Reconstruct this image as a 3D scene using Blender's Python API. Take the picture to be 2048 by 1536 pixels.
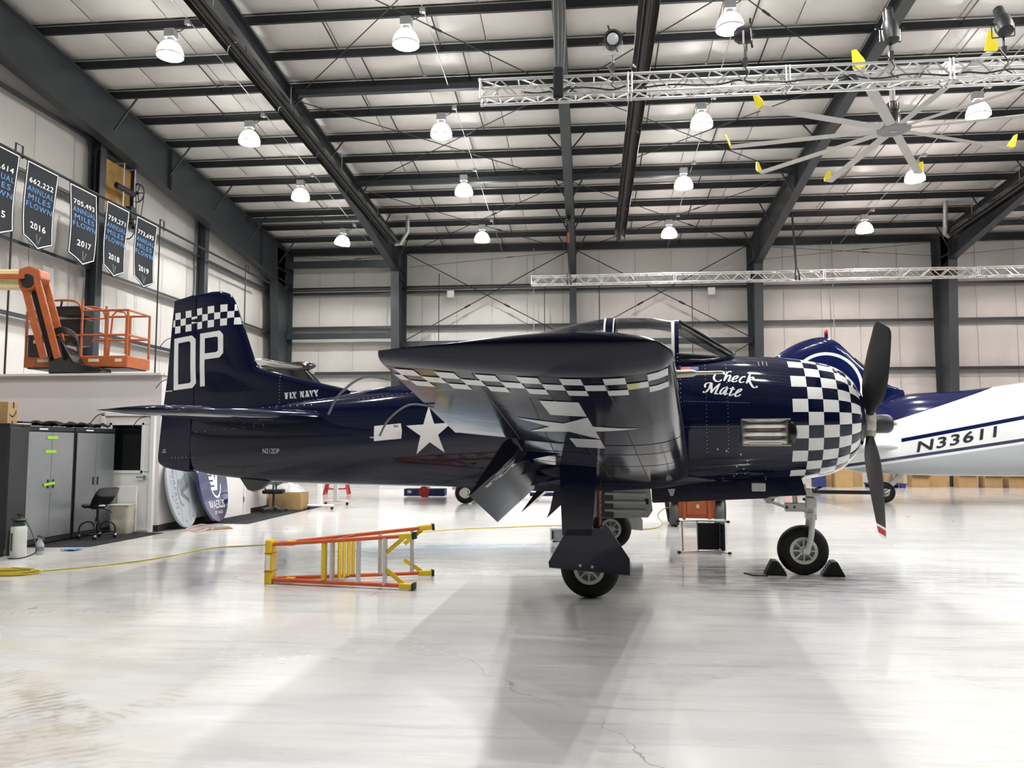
import bpy, bmesh, math, random
from math import sin, cos, tan, radians, pi, sqrt, hypot, atan2
from mathutils import Vector, Matrix
from mathutils.bvhtree import BVHTree

for o in list(bpy.data.objects):
    bpy.data.objects.remove(o, do_unlink=True)
scene = bpy.context.scene
C = scene.collection
random.seed(7)

# ---------------------------------------------------------------- camera, world, exposure
cam_d = bpy.data.cameras.new('camera')
cam_d.sensor_width = 36.0
cam_d.lens = 36.0 * 1590.0 / 2048.0
cam_d.clip_end = 200
cam = bpy.data.objects.new('camera', cam_d)
cam.location = (0, 0, 1.53)
cam.rotation_euler = (radians(94.5), 0, radians(5.4))
C.objects.link(cam)
scene.camera = cam
w = bpy.data.worlds.new('world'); scene.world = w; w.use_nodes = True
w.node_tree.nodes['Background'].inputs[0].default_value = (0.75, 0.78, 0.8, 1)
w.node_tree.nodes['Background'].inputs[1].default_value = 0.12
vs = scene.view_settings
vs.view_transform = 'Standard'; vs.look = 'None'; vs.gamma = 1.0; vs.use_curve_mapping = False
vs.exposure = 0.05
LAMP_W = 330.0          # watts of each high-bay lamp
LAMP_COLD = (1.0, 0.992, 0.965)
LAMP_WARM = (1.0, 0.88, 0.85)
DOME_E = 62.0

# ---------------------------------------------------------------- helpers
def V(*a): return Vector(a if len(a) > 1 else a[0])

class MB:
    """collects vertices and faces of ONE mesh"""
    def __init__(s): s.v = []; s.f = []; s.uv = None
    def add(s, vs, fs, M=None):
        b = len(s.v)
        for p in vs:
            p = Vector(p)
            s.v.append(M @ p if M else p)
        s.f += [tuple(i + b for i in f) for f in fs]
        return s
    def box(s, c, d, M=None):
        x, y, z = c; a, b, e = d[0] / 2, d[1] / 2, d[2] / 2
        vs = [(x + i * a, y + j * b, z + k * e) for i in (-1, 1) for j in (-1, 1) for k in (-1, 1)]
        return s.add(vs, [(0, 1, 3, 2), (4, 6, 7, 5), (0, 4, 5, 1), (2, 3, 7, 6), (0, 2, 6, 4), (1, 5, 7, 3)], M)
    def beam(s, p0, p1, w, h, up=(0, 0, 1)):
        p0 = Vector(p0); p1 = Vector(p1); d = (p1 - p0)
        L = d.length; d.normalize(); up = Vector(up)
        if abs(d.dot(up)) > .99: up = Vector((0, 1, 0)) if abs(d.y) < .9 else Vector((1, 0, 0))
        r = d.cross(up).normalized(); u = r.cross(d)
        vs = [p + r * (i * w / 2) + u * (j * h / 2) for p in (p0, p1) for i, j in ((-1, -1), (1, -1), (1, 1), (-1, 1))]
        return s.add(vs, [(3, 2, 1, 0), (4, 5, 6, 7), (0, 1, 5, 4), (1, 2, 6, 5), (2, 3, 7, 6), (3, 0, 4, 7)])
    def cyl(s, p0, p1, r0, r1=None, n=12, caps=True):
        if r1 is None: r1 = r0
        return s.tube([p0, p1], [r0, r1], n, caps)
    def tube(s, pts, r, n=8, caps=True, closed=False):
        pts = [Vector(p) for p in pts]; m = len(pts)
        rs = r if isinstance(r, (list, tuple)) else [r] * m
        b = len(s.v); prev = None
        for i, p in enumerate(pts):
            if closed: d = pts[(i + 1) % m] - pts[i - 1]
            else: d = pts[min(i + 1, m - 1)] - pts[max(i - 1, 0)]
            if d.length < 1e-9: d = Vector((0, 0, 1))
            d.normalize()
            if prev is None:
                a = Vector((0, 0, 1)) if abs(d.z) < .9 else Vector((1, 0, 0))
                u = d.cross(a).normalized()
            else:
                u = (prev - d * prev.dot(d))
                if u.length < 1e-6: u = d.orthogonal()
                u.normalize()
            prev = u; w_ = d.cross(u)
            for k in range(n):
                t = 2 * pi * k / n
                s.v.append(p + (u * cos(t) + w_ * sin(t)) * rs[i])
        for i in range(m if closed else m - 1):
            j = (i + 1) % m
            for k in range(n):
                k2 = (k + 1) % n
                s.f.append((b + i * n + k, b + i * n + k2, b + j * n + k2, b + j * n + k))
        if caps and not closed:
            s.f.append(tuple(b + k for k in reversed(range(n))))
            s.f.append(tuple(b + (m - 1) * n + k for k in range(n)))
        return s
    def lathe(s, prof, n=24, M=None, caps=True):
        """prof: (r, z) pairs about local z"""
        vs = []; fs = []
        for r, z in prof:
            for k in range(n):
                t = 2 * pi * k / n; vs.append((r * cos(t), r * sin(t), z))
        for i in range(len(prof) - 1):
            for k in range(n):
                k2 = (k + 1) % n
                fs.append((i * n + k, i * n + k2, (i + 1) * n + k2, (i + 1) * n + k))
        if caps:
            if prof[0][0] > 1e-5: fs.append(tuple(reversed(range(n))))
            if prof[-1][0] > 1e-5: fs.append(tuple((len(prof) - 1) * n + k for k in range(n)))
        return s.add(vs, fs, M)
    def prism(s, poly, d0, d1, M=None):
        """2-D outline (local x,y) extruded along local z"""
        n = len(poly)
        vs = [(x, y, d0) for x, y in poly] + [(x, y, d1) for x, y in poly]
        fs = [tuple(reversed(range(n))), tuple(range(n, 2 * n))]
        fs += [(i, (i + 1) % n, (i + 1) % n + n, i + n) for i in range(n)]
        return s.add(vs, fs, M)
    def loft(s, rings, caps=True, closed=True):
        b = len(s.v); n = len(rings[0])
        for r in rings: s.v += [Vector(p) for p in r]
        for i in range(len(rings) - 1):
            for k in range(n if closed else n - 1):
                k2 = (k + 1) % n
                s.f.append((b + i * n + k, b + i * n + k2, b + (i + 1) * n + k2, b + (i + 1) * n + k))
        if caps:
            s.f.append(tuple(b + k for k in reversed(range(n))))
            e = b + (len(rings) - 1) * n
            s.f.append(tuple(e + k for k in range(n)))
        return s
    def sphere(s, c, r, n=12, m=8, sc=(1, 1, 1)):
        prof = [(r * sin(pi * i / m), -r * cos(pi * i / m)) for i in range(m + 1)]
        prof[0] = (1e-4, -r); prof[-1] = (1e-4, r)
        return s.lathe(prof, n, Matrix.Translation(c) @ Matrix.Diagonal((*sc, 1)))
    def build(s, name, mat=None, parent=None, smooth=None, bev=0, loc=None, rot=None, fixn=True):
        me = bpy.data.meshes.new(name)
        me.from_pydata([tuple(p) for p in s.v], [], s.f)
        if fixn and len(s.f) < 60000:
            bm = bmesh.new(); bm.from_mesh(me)
            bmesh.ops.recalc_face_normals(bm, faces=bm.faces)
            bm.to_mesh(me); bm.free()
        if smooth is not None:
            me.shade_smooth()
            if smooth < 180: me.set_sharp_from_angle(angle=radians(smooth))
        o = bpy.data.objects.new(name, me); C.objects.link(o)
        if mat: me.materials.append(M_[mat] if isinstance(mat, str) else mat)
        if parent: o.parent = parent
        if loc is not None: o.location = loc
        if rot is not None: o.rotation_euler = rot
        if bev:
            m = o.modifiers.new('bevel', 'BEVEL'); m.width = bev; m.segments = 2; m.limit_method = 'ANGLE'; m.angle_limit = radians(40)
        return o

def tag(o, label=None, cat=None, group=None, kind=None):
    if label: o['label'] = label
    if cat: o['category'] = cat
    if group: o['group'] = group
    if kind: o['kind'] = kind
    return o
def empty(name, loc=(0, 0, 0), rz=0, rot=None):
    o = bpy.data.objects.new(name, None); o.empty_display_size = .2; C.objects.link(o)
    o.location = loc; o.rotation_euler = rot if rot else (0, 0, rz)
    return o
def thing(name, label, cat, loc=(0, 0, 0), rz=0, group=None, rot=None):
    return tag(empty(name, loc, rz, rot), label, cat, group)
def copy_tree(o, parent=None):
    c = o.copy(); C.objects.link(c); c.parent = parent
    for ch in list(o.children): copy_tree(ch, c)
    return c
def mesh_copy(o, name, parent, loc=None, rot=None, scale=None):
    c = bpy.data.objects.new(name, o.data); C.objects.link(c); c.parent = parent
    if loc is not None: c.location = loc
    if rot is not None: c.rotation_euler = rot
    if scale is not None: c.scale = scale
    return c
def smooth_pts(P, k=6, closed=False):
    """Catmull-Rom through the points"""
    P = [Vector(p) for p in P]; n = len(P); out = []
    for i in range(n if closed else n - 1):
        if closed: a, b, c, d = P[i - 1], P[i], P[(i + 1) % n], P[(i + 2) % n]
        else: a, b, c, d = P[max(i - 1, 0)], P[i], P[i + 1], P[min(i + 2, n - 1)]
        for j in range(k):
            t = j / k
            out.append(.5 * ((2 * b) + (c - a) * t + (2 * a - 5 * b + 4 * c - d) * t * t + (3 * b - a - 3 * c + d) * t ** 3))
    if not closed: out.append(P[-1])
    return out
def lerp(a, b, t): return a + (b - a) * t
def interp(tab, x):
    """piecewise cubic (monotone-ish) interpolation of rows (x, a, b, ...)"""
    n = len(tab)
    if x <= tab[0][0]: return list(tab[0][1:])
    if x >= tab[-1][0]: return list(tab[-1][1:])
    for i in range(n - 1):
        if tab[i][0] <= x <= tab[i + 1][0]: break
    x0, x1 = tab[i][0], tab[i + 1][0]; h = x1 - x0; t = (x - x0) / h; out = []
    for c in range(1, len(tab[0])):
        y0, y1 = tab[i][c], tab[i + 1][c]; s = (y1 - y0) / h
        def slope(j):
            if j <= 0: return (tab[1][c] - tab[0][c]) / (tab[1][0] - tab[0][0])
            if j >= n - 1: return (tab[-1][c] - tab[-2][c]) / (tab[-1][0] - tab[-2][0])
            s0 = (tab[j][c] - tab[j - 1][c]) / (tab[j][0] - tab[j - 1][0]); s1 = (tab[j + 1][c] - tab[j][c]) / (tab[j + 1][0] - tab[j][0])
            if s0 * s1 <= 0: return 0
            return 2 * s0 * s1 / (s0 + s1)
        m0, m1 = slope(i), slope(i + 1)
        out.append((2 * t ** 3 - 3 * t * t + 1) * y0 + (t ** 3 - 2 * t * t + t) * h * m0 + (-2 * t ** 3 + 3 * t * t) * y1 + (t ** 3 - t * t) * h * m1)
    return out

# ---- flat print: outlines and lettering
def text_polys(txt, shear=0.0, bold=0.0, spacing=1.0):
    """outline mesh of a text, normalised: returns verts2d, faces, width, height"""
    cu = bpy.data.curves.new('t', 'FONT'); cu.body = txt; cu.shear = shear; cu.offset = bold; cu.space_character = spacing
    cu.resolution_u = 3
    o = bpy.data.objects.new('t', cu); C.objects.link(o)
    dg = bpy.context.evaluated_depsgraph_get(); dg.update()
    me = o.evaluated_get(dg).to_mesh()
    vs = [(v.co.x, v.co.y) for v in me.vertices]; fs = [tuple(p.vertices) for p in me.polygons]
    o.evaluated_get(dg).to_mesh_clear()
    bpy.data.objects.remove(o, do_unlink=True); bpy.data.curves.remove(cu)
    x0 = min(v[0] for v in vs); x1 = max(v[0] for v in vs); y0 = min(v[1] for v in vs); y1 = max(v[1] for v in vs)
    return [((x - x0) / (x1 - x0), (y - y0) / (y1 - y0)) for x, y in vs], fs
def print_mesh(name, groups, mapf, mat, parent, maxlen=None):
    """groups: list of (verts2d, faces); mapf: 2-D point -> 3-D point on the surface"""
    bm = bmesh.new()
    for vs, fs in groups:
        bv = [bm.verts.new((x, y, 0)) for x, y in vs]
        for f in fs:
            try: bm.faces.new([bv[i] for i in f])
            except ValueError: pass
    bmesh.ops.triangulate(bm, faces=bm.faces)
    if maxlen:
        for _ in range(5):
            es = [e for e in bm.edges if e.calc_length() > maxlen]
            if not es: break
            bmesh.ops.subdivide_edges(bm, edges=es, cuts=1)
            bmesh.ops.triangulate(bm, faces=bm.faces)
    for v in bm.verts: v.co = mapf(v.co.x, v.co.y)
    me = bpy.data.meshes.new(name); bm.to_mesh(me); bm.free()
    o = bpy.data.objects.new(name, me); C.objects.link(o); o.parent = parent
    me.materials.append(M_[mat])
    return o
def split_islands(o):
    """one object for each loose piece of a print mesh"""
    bm = bmesh.new(); bm.from_mesh(o.data); bm.verts.ensure_lookup_table(); seen = set(); parts = []
    for v in bm.verts:
        if v.index in seen: continue
        st = [v]; comp = set()
        while st:
            q = st.pop()
            if q.index in comp: continue
            comp.add(q.index); st += [e.other_vert(q) for e in q.link_edges]
        seen |= comp; parts.append(comp)
    for comp in parts:
        idx = {i: k for k, i in enumerate(sorted(comp))}
        me = bpy.data.meshes.new(o.name); me.from_pydata([bm.verts[i].co[:] for i in sorted(comp)], [], [tuple(idx[v.index] for v in f.verts) for f in bm.faces if f.verts[0].index in comp])
        n = bpy.data.objects.new(o.name.split('.')[0], me); C.objects.link(n); n.parent = o.parent; me.materials.append(o.data.materials[0])
    bm.free(); bpy.data.objects.remove(o, do_unlink=True)
def fit(tp, x, y, w, h):
    vs, fs = tp
    return ([(x + a * w, y + b * h) for a, b in vs], fs)
def nib(path, wide, thin, ang=42, k=5):
    """broad-nib pen stroke along a 2-D path"""
    P = smooth_pts([(a, b, 0) for a, b in path], k); vs = []; n = len(P)
    for i, p in enumerate(P):
        d = P[min(i + 1, n - 1)] - P[max(i - 1, 0)]; d.normalize()
        nrm = Vector((-d.y, d.x, 0))
        na = Vector((cos(radians(ang)), sin(radians(ang)), 0))
        wd = thin + (wide - thin) * abs(nrm.dot(na))
        vs += [(p.x + nrm.x * wd / 2, p.y + nrm.y * wd / 2), (p.x - nrm.x * wd / 2, p.y - nrm.y * wd / 2)]
    return vs, [(2 * i, 2 * i + 1, 2 * i + 3, 2 * i + 2) for i in range(n - 1)]
def poly(pts): return (list(pts), [tuple(range(len(pts)))])
def rect(x, y, w, h): return poly([(x, y), (x + w, y), (x + w, y + h), (x, y + h)])
def star_pts(cx, cy, R, a0):
    return [(cx + (R if i % 2 == 0 else R * .382) * cos(radians(a0 + 36 * i)), cy + (R if i % 2 == 0 else R * .382) * sin(radians(a0 + 36 * i))) for i in range(10)]
def ring_band(cx, cy, r0, r1, a0, a1, n=24):
    out = [(cx + r1 * cos(lerp(a0, a1, i / n)), cy + r1 * sin(lerp(a0, a1, i / n))) for i in range(n + 1)]
    inn = [(cx + r0 * cos(lerp(a0, a1, i / n)), cy + r0 * sin(lerp(a0, a1, i / n))) for i in range(n + 1)]
    return out + inn, [(i, i + 1, n + 2 + i, n + 1 + i) for i in range(n)]

# ---------------------------------------------------------------- materials
M_ = {}
def mat(name, col, rough=.5, metal=0, spec=.5, coat=0, var=.06, vscale=6, bump=0, bscale=40, emit=None, estr=0, trans=0, alpha=1):
    m = bpy.data.materials.new(name); m.use_nodes = True; nt = m.node_tree
    b = nt.nodes['Principled BSDF']
    b.inputs['Roughness'].default_value = rough; b.inputs['Metallic'].default_value = metal
    b.inputs['Specular IOR Level'].default_value = spec; b.inputs['Coat Weight'].default_value = coat
    b.inputs['Coat Roughness'].default_value = .04
    b.inputs['Transmission Weight'].default_value = trans; b.inputs['Alpha'].default_value = alpha
    tc = nt.nodes.new('ShaderNodeTexCoord')
    nz = nt.nodes.new('ShaderNodeTexNoise'); nz.inputs['Scale'].default_value = vscale; nz.inputs['Detail'].default_value = 4
    nt.links.new(tc.outputs['Object'], nz.inputs['Vector'])
    cr = nt.nodes.new('ShaderNodeValToRGB')
    lo = [max(0, c * (1 - var)) for c in col]; hi = [min(1, c * (1 + var)) for c in col]
    cr.color_ramp.elements[0].color = (*lo, 1); cr.color_ramp.elements[1].color = (*hi, 1)
    cr.color_ramp.elements[0].position = .3; cr.color_ramp.elements[1].position = .7
    nt.links.new(nz.outputs['Fac'], cr.inputs[0]); nt.links.new(cr.outputs[0], b.inputs['Base Color'])
    if bump:
        n2 = nt.nodes.new('ShaderNodeTexNoise'); n2.inputs['Scale'].default_value = bscale
        nt.links.new(tc.outputs['Object'], n2.inputs['Vector'])
        bp = nt.nodes.new('ShaderNodeBump'); bp.inputs['Strength'].default_value = bump; bp.inputs['Distance'].default_value = .01
        nt.links.new(n2.outputs['Fac'], bp.inputs['Height']); nt.links.new(bp.outputs[0], b.inputs['Normal'])
    if emit:
        b.inputs['Emission Color'].default_value = (*emit, 1); b.inputs['Emission Strength'].default_value = estr
    M_[name] = m
    return m
def N(nt, typ, **k):
    n = nt.nodes.new(typ)
    for a, v in k.items():
        if a.startswith('i_'): n.inputs[a[2:].replace('_', ' ')].default_value = v
        else: setattr(n, a, v)
    return n
def mth(nt, op, a, b=None, clamp=False):
    n = nt.nodes.new('ShaderNodeMath'); n.operation = op; n.use_clamp = clamp
    for i, x in enumerate((a, b)):
        if x is None: continue
        if isinstance(x, (int, float)): n.inputs[i].default_value = x
        else: nt.links.new(x, n.inputs[i])
    return n.outputs[0]
def mixc(nt, f, a, b):
    n = nt.nodes.new('ShaderNodeMix'); n.data_type = 'RGBA'
    for s, x in ((0, f), (6, a), (7, b)):
        if isinstance(x, tuple): n.inputs[s].default_value = (*x, 1) if len(x) == 3 else x
        elif isinstance(x, (int, float)): n.inputs[s].default_value = x
        else: nt.links.new(x, n.inputs[s])
    return n.outputs[2]

mat('steel', (.030, .035, .040), .42, 0, .5, var=.12, vscale=1.5)
mat('steel_dark', (.016, .018, .021), .5, 0, .4, var=.15, vscale=1.5)
mat('vinyl_plain', (.52, .50, .475), .45, var=.03, vscale=.6)
mat('office_wall', (.62, .585, .585), .6, var=.02, vscale=.8)
mat('door_white', (.72, .71, .70), .4, var=.02)
mat('trim_white', (.74, .73, .72), .4, var=.02)
mat('rubber_base', (.008, .008, .008), .5)
mat('black', (.010, .010, .011), .45, var=.2)
mat('black_gloss', (.008, .008, .009), .15, coat=.4)
mat('black_cloth', (.012, .012, .014), .85, spec=.2, bump=.3, bscale=120)
mat('tyre', (.010, .010, .010), .62, spec=.3, var=.3, bump=.2, bscale=60)
mat('white_paint', (.74, .74, .72), .3, coat=.2, var=.02)
mat('gear_white', (.66, .66, .62), .4, var=.05)
mat('decal_white', (.90, .90, .90), .25, coat=.3, var=.015)
mat('decal_wing', (.70, .71, .70), .18, coat=.4, var=.05, vscale=20)
mat('decal_green', (.45, .44, .18), .4, var=.05)
mat('chrome', (.75, .75, .74), .12, 1, var=.05)
mat('steel_bright', (.62, .60, .55), .22, 1, var=.18, vscale=9)
mat('alu', (.62, .62, .61), .32, .9, var=.06, vscale=8)
mat('alu_paint', (.50, .50, .49), .42, .3, var=.05)
mat('galv', (.45, .46, .46), .45, .6, var=.12, vscale=20)
mat('tube_steel', (.12, .115, .11), .25, .9, var=.25, vscale=3)
mat('orange', (.36, .09, .026), .45, coat=.15, var=.12, vscale=8)
mat('orange_dark', (.42, .075, .018), .5, var=.15)
mat('ladder_orange', (.62, .105, .03), .4, var=.06)
mat('yellow', (.80, .56, .02), .4, var=.06)
mat('yellow_blade', (.80, .66, .03), .45, var=.05)
mat('boom_cream', (.72, .62, .33), .4, var=.05)
mat('cord_yellow', (.62, .50, .05), .5)
mat('card', (.36, .235, .11), .8, spec=.2, var=.08, vscale=5)
mat('card_dark', (.20, .125, .055), .8, spec=.2, var=.1)
mat('plywood', (.36, .20, .05), .6, var=.35, vscale=3)
mat('cab_gray', (.26, .275, .285), .32, .55, var=.06, vscale=2)
mat('cab_dark', (.012, .014, .015), .5, var=.1)
mat('tape_green', (.30, .55, .05), .6, var=.04)
mat('glass_dark', (.004, .005, .005), .06, spec=.5)
mat('carpet', (.030, .031, .033), .95, spec=.1, var=.25, vscale=60, bump=.6, bscale=150)
mat('beige_bin', (.42, .39, .32), .75, var=.12, vscale=9)
mat('poly_white', (.70, .71, .70), .4, var=.03)
mat('poly_clear', (.50, .52, .53), .25, var=.08, alpha=.75)
mat('green_cap', (.010, .055, .03), .4)
mat('blue_rag', (.12, .25, .45), .9)
mat('sign_blue', (.010, .018, .10), .12, coat=.6, var=.05)
mat('sign_grey', (.34, .37, .40), .5, var=.06)
mat('sign_groove', (.14, .15, .17), .6)
mat('pink_cord', (.62, .38, .36), .5)
mat('red', (.45, .02, .015), .4, var=.08)
mat('red_tag', (.20, .018, .025), .7, var=.1)
mat('blue_plastic', (.010, .022, .12), .5, var=.1)
mat('plastic_wrap', (.70, .71, .72), .2, alpha=.7, bump=.8, bscale=25)
mat('banner_cloth', (.010, .012, .016), .7, spec=.25, bump=.2, bscale=90)
mat('banner_white', (.80, .80, .78), .6, var=.02)
mat('banner_blue', (.085, .25, .56), .6, var=.04)
mat('banner_mark', (.16, .17, .18), .5)
mat('fan_blade', (.46, .45, .43), .45, .35, var=.06)
mat('grey_plastic', (.18, .19, .20), .45)
mat('prop_black', (.014, .014, .015), .5, var=.15)
mat('prop_hub', (.52, .49, .42), .45, .2, var=.1)
mat('prop_dome', (.045, .047, .052), .4, .2)
mat('blue_paint', (.004, .008, .055), .1, coat=.7, var=.05)
mat('dc3_white', (.72, .73, .74), .14, coat=.5, var=.015)
mat('dc3_grey', (.40, .43, .44), .22, coat=.3, var=.05)
mat('jet_white', (.70, .70, .68), .2, coat=.4)
mat('jet_black', (.006, .006, .006), .15, coat=.5)
mat('beacon_red', (.35, .012, .01), .2)
mat('nav_green', (.01, .11, .09), .1, coat=.6)
mat('flag_red', (.6, .06, .06), .4)
mat('flag_blue', (.10, .12, .25), .4)
mat('pitot', (.55, .50, .38), .3, .6)
mat('grey_panel', (.085, .09, .085), .5)
mat('label_cream', (.60, .54, .42), .6)
mat('bolt', (.62, .62, .60), .3, .6)
# ---- special materials
mat('door_dark', (.05, .055, .06), .5)
def m_vinyl():
    m = bpy.data.materials.new('vinyl'); m.use_nodes = True; nt = m.node_tree; b = nt.nodes['Principled BSDF']
    tc = N(nt, 'ShaderNodeTexCoord')
    mp = N(nt, 'ShaderNodeMapping'); mp.inputs['Rotation'].default_value = (.4, .6, .78)
    nt.links.new(tc.outputs['Object'], mp.inputs[0])
    wv = N(nt, 'ShaderNodeTexWave', i_Scale=7.0, i_Distortion=.4); nt.links.new(mp.outputs[0], wv.inputs['Vector'])
    nz = N(nt, 'ShaderNodeTexNoise', i_Scale=.9, i_Detail=5.0); nt.links.new(tc.outputs['Object'], nz.inputs['Vector'])
    nl = N(nt, 'ShaderNodeTexNoise', i_Scale=2.6, i_Detail=3.0); nt.links.new(tc.outputs['Object'], nl.inputs['Vector'])
    cr = N(nt, 'ShaderNodeValToRGB'); cr.color_ramp.elements[0].position = .25; cr.color_ramp.elements[1].position = .75
    cr.color_ramp.elements[0].color = (.53, .51, .475, 1); cr.color_ramp.elements[1].color = (.60, .58, .55, 1)
    nt.links.new(nz.outputs['Fac'], cr.inputs[0])
    nt.links.new(mixc(nt, mth(nt, 'MULTIPLY', wv.outputs['Fac'], .10), cr.outputs[0], (.46, .44, .41)), b.inputs['Base Color'])
    b.inputs['Roughness'].default_value = .38; b.inputs['Specular IOR Level'].default_value = .4
    bp = N(nt, 'ShaderNodeBump', i_Strength=.5, i_Distance=.03)
    nt.links.new(mth(nt, 'ADD', nl.outputs['Fac'], mth(nt, 'MULTIPLY', wv.outputs['Fac'], .06)), bp.inputs['Height'])
    nt.links.new(bp.outputs[0], b.inputs['Normal'])
    M_['vinyl'] = m
m_vinyl()

def m_floor():
    m = bpy.data.materials.new('epoxy_floor'); m.use_nodes = True; nt = m.node_tree; b = nt.nodes['Principled BSDF']
    L = nt.links.new
    g = N(nt, 'ShaderNodeNewGeometry'); P = g.outputs['Position']
    sx = N(nt, 'ShaderNodeSeparateXYZ'); L(P, sx.inputs[0]); X, Y = sx.outputs[0], sx.outputs[1]
    def noise(scale, detail=4, st=(1, 1, 1), rough=.55, rot=0, dist=0.0):
        mp = N(nt, 'ShaderNodeMapping'); mp.inputs['Scale'].default_value = st; mp.inputs['Rotation'].default_value = (0, 0, rot)
        L(P, mp.inputs[0])
        n = N(nt, 'ShaderNodeTexNoise', i_Scale=scale, i_Detail=detail, i_Roughness=rough, i_Distortion=dist); L(mp.outputs[0], n.inputs['Vector'])
        return n.outputs['Fac']
    def ramp(f, a, b_):
        r = N(nt, 'ShaderNodeMapRange'); r.inputs[1].default_value = a; r.inputs[2].default_value = b_; L(f, r.inputs[0]); return r.outputs[0]
    def blob(cx, cy, rx, ry, nf, k=.6):
        dx = mth(nt, 'DIVIDE', mth(nt, 'SUBTRACT', X, cx), rx); dy = mth(nt, 'DIVIDE', mth(nt, 'SUBTRACT', Y, cy), ry)
        d = mth(nt, 'SQRT', mth(nt, 'ADD', mth(nt, 'MULTIPLY', dx, dx), mth(nt, 'MULTIPLY', dy, dy)))
        d = mth(nt, 'ADD', d, mth(nt, 'MULTIPLY', mth(nt, 'SUBTRACT', nf, .5), k * 2))
        return ramp(d, 1.0, .35)
    nb = noise(.35, 5); ns = noise(1.4, 6, (.35, 1.5, 1), .62, .08); nf = noise(9, 5); nstk = noise(3.0, 6, (.22, 2.4, 1), .7, -.1)
    col = mixc(nt, ramp(nb, .3, .7), (.62, .62, .615), (.72, .715, .70))
    col = mixc(nt, mth(nt, 'MULTIPLY', ramp(ns, .46, .70), .62), col, (.45, .465, .48))
    col = mixc(nt, mth(nt, 'MULTIPLY', ramp(nstk, .52, .76), .50), col, (.30, .30, .30))
    # swirls of the marbled epoxy
    sw = noise(.8, 3, (.5, 1.2, 1), .5, .2, 2.5)
    col = mixc(nt, mth(nt, 'MULTIPLY', ramp(sw, .55, .64), .16), col, (.78, .79, .80))
    # fine specks
    col = mixc(nt, mth(nt, 'MULTIPLY', ramp(noise(38, 2), .70, .74), .35), col, (.22, .21, .20))
    # blue dye stain and worn grey zone beside the wheel
    st = noise(2.2, 6, (.5, 1.6, 1), .7)
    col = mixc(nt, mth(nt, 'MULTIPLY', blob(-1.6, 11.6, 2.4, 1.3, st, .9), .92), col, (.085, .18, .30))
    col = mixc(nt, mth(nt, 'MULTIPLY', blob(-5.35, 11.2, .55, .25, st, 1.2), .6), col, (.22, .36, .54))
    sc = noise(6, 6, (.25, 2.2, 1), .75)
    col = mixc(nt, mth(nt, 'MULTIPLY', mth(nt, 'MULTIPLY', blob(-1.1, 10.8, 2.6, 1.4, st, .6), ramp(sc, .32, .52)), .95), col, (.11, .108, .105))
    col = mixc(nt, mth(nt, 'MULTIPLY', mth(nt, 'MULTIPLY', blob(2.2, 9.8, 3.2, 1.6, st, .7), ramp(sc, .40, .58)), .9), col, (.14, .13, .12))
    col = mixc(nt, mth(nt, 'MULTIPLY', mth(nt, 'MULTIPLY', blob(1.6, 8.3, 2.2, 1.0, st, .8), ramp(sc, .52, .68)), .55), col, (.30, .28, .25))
    # earth-coloured tyre tread prints
    def tread(cx, cy, R, wd, fq, amp, a0=None):
        dx = mth(nt, 'SUBTRACT', X, cx); dy = mth(nt, 'SUBTRACT', Y, cy)
        r = mth(nt, 'SQRT', mth(nt, 'ADD', mth(nt, 'MULTIPLY', dx, dx), mth(nt, 'MULTIPLY', dy, dy)))
        a = mth(nt, 'ARCTAN2', dy, dx)
        off = mth(nt, 'SUBTRACT', r, R)
        inb = ramp(mth(nt, 'ABSOLUTE', mth(nt, 'ADD', off, mth(nt, 'MULTIPLY', mth(nt, 'SUBTRACT', nf, .5), .09))), wd, wd * .7)
        lug = mth(nt, 'SINE', mth(nt, 'ADD', mth(nt, 'MULTIPLY', a, fq), mth(nt, 'ADD', mth(nt, 'MULTIPLY', mth(nt, 'ABSOLUTE', off), 9.0), mth(nt, 'MULTIPLY', nf, 2.5))))
        lug = ramp(lug, .1, .7)
        patch = ramp(noise(1.1, 4), .30, .50)
        base = mth(nt, 'MULTIPLY', mth(nt, 'MULTIPLY', inb, patch), amp)
        return mth(nt, 'MULTIPLY', base, mth(nt, 'ADD', mth(nt, 'MULTIPLY', lug, .75), .25))
    zone = ramp(mth(nt, 'ADD', mth(nt, 'ADD', X, mth(nt, 'MULTIPLY', Y, .45)), mth(nt, 'MULTIPLY', nb, .8)), 1.1, -.4)
    brk = ramp(noise(5.0, 5, (1, 1, 1), .65), .40, .62)
    for prm in ((-4.6, 2.9, 2.25, .13, 190, .8), (-4.0, 3.2, 1.25, .12, 104, .8), (-4.9, 3.4, 2.05, .12, 170, .7), (-5.2, 2.2, 3.0, .13, 240, .7), (-4.4, 5.3, 1.9, .12, 150, .55), (-6.0, 1.0, 4.6, .14, 330, .5)):
        col = mixc(nt, mth(nt, 'MULTIPLY', mth(nt, 'MULTIPLY', tread(*prm), brk), zone), col, (.27, .235, .18))
    dust = mth(nt, 'MULTIPLY', mth(nt, 'MULTIPLY', zone, ramp(noise(1.5, 5, (1, 1.4, 1), .6), .36, .62)), .45)
    col = mixc(nt, dust, col, (.50, .44, .35))
    # hairline cracks and sawn joints
    vo = N(nt, 'ShaderNodeTexVoronoi', feature='DISTANCE_TO_EDGE', i_Scale=.16)
    wp = N(nt, 'ShaderNodeTexNoise', i_Scale=1.2, i_Detail=5.0); L(P, wp.inputs['Vector'])
    ad = N(nt, 'ShaderNodeVectorMath', operation='ADD'); sc_ = N(nt, 'ShaderNodeVectorMath', operation='SCALE'); sc_.inputs[3].default_value = .9
    L(wp.outputs['Color'], sc_.inputs[0]); L(P, ad.inputs[0]); L(sc_.outputs[0], ad.inputs[1]); L(ad.outputs[0], vo.inputs['Vector'])
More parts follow.
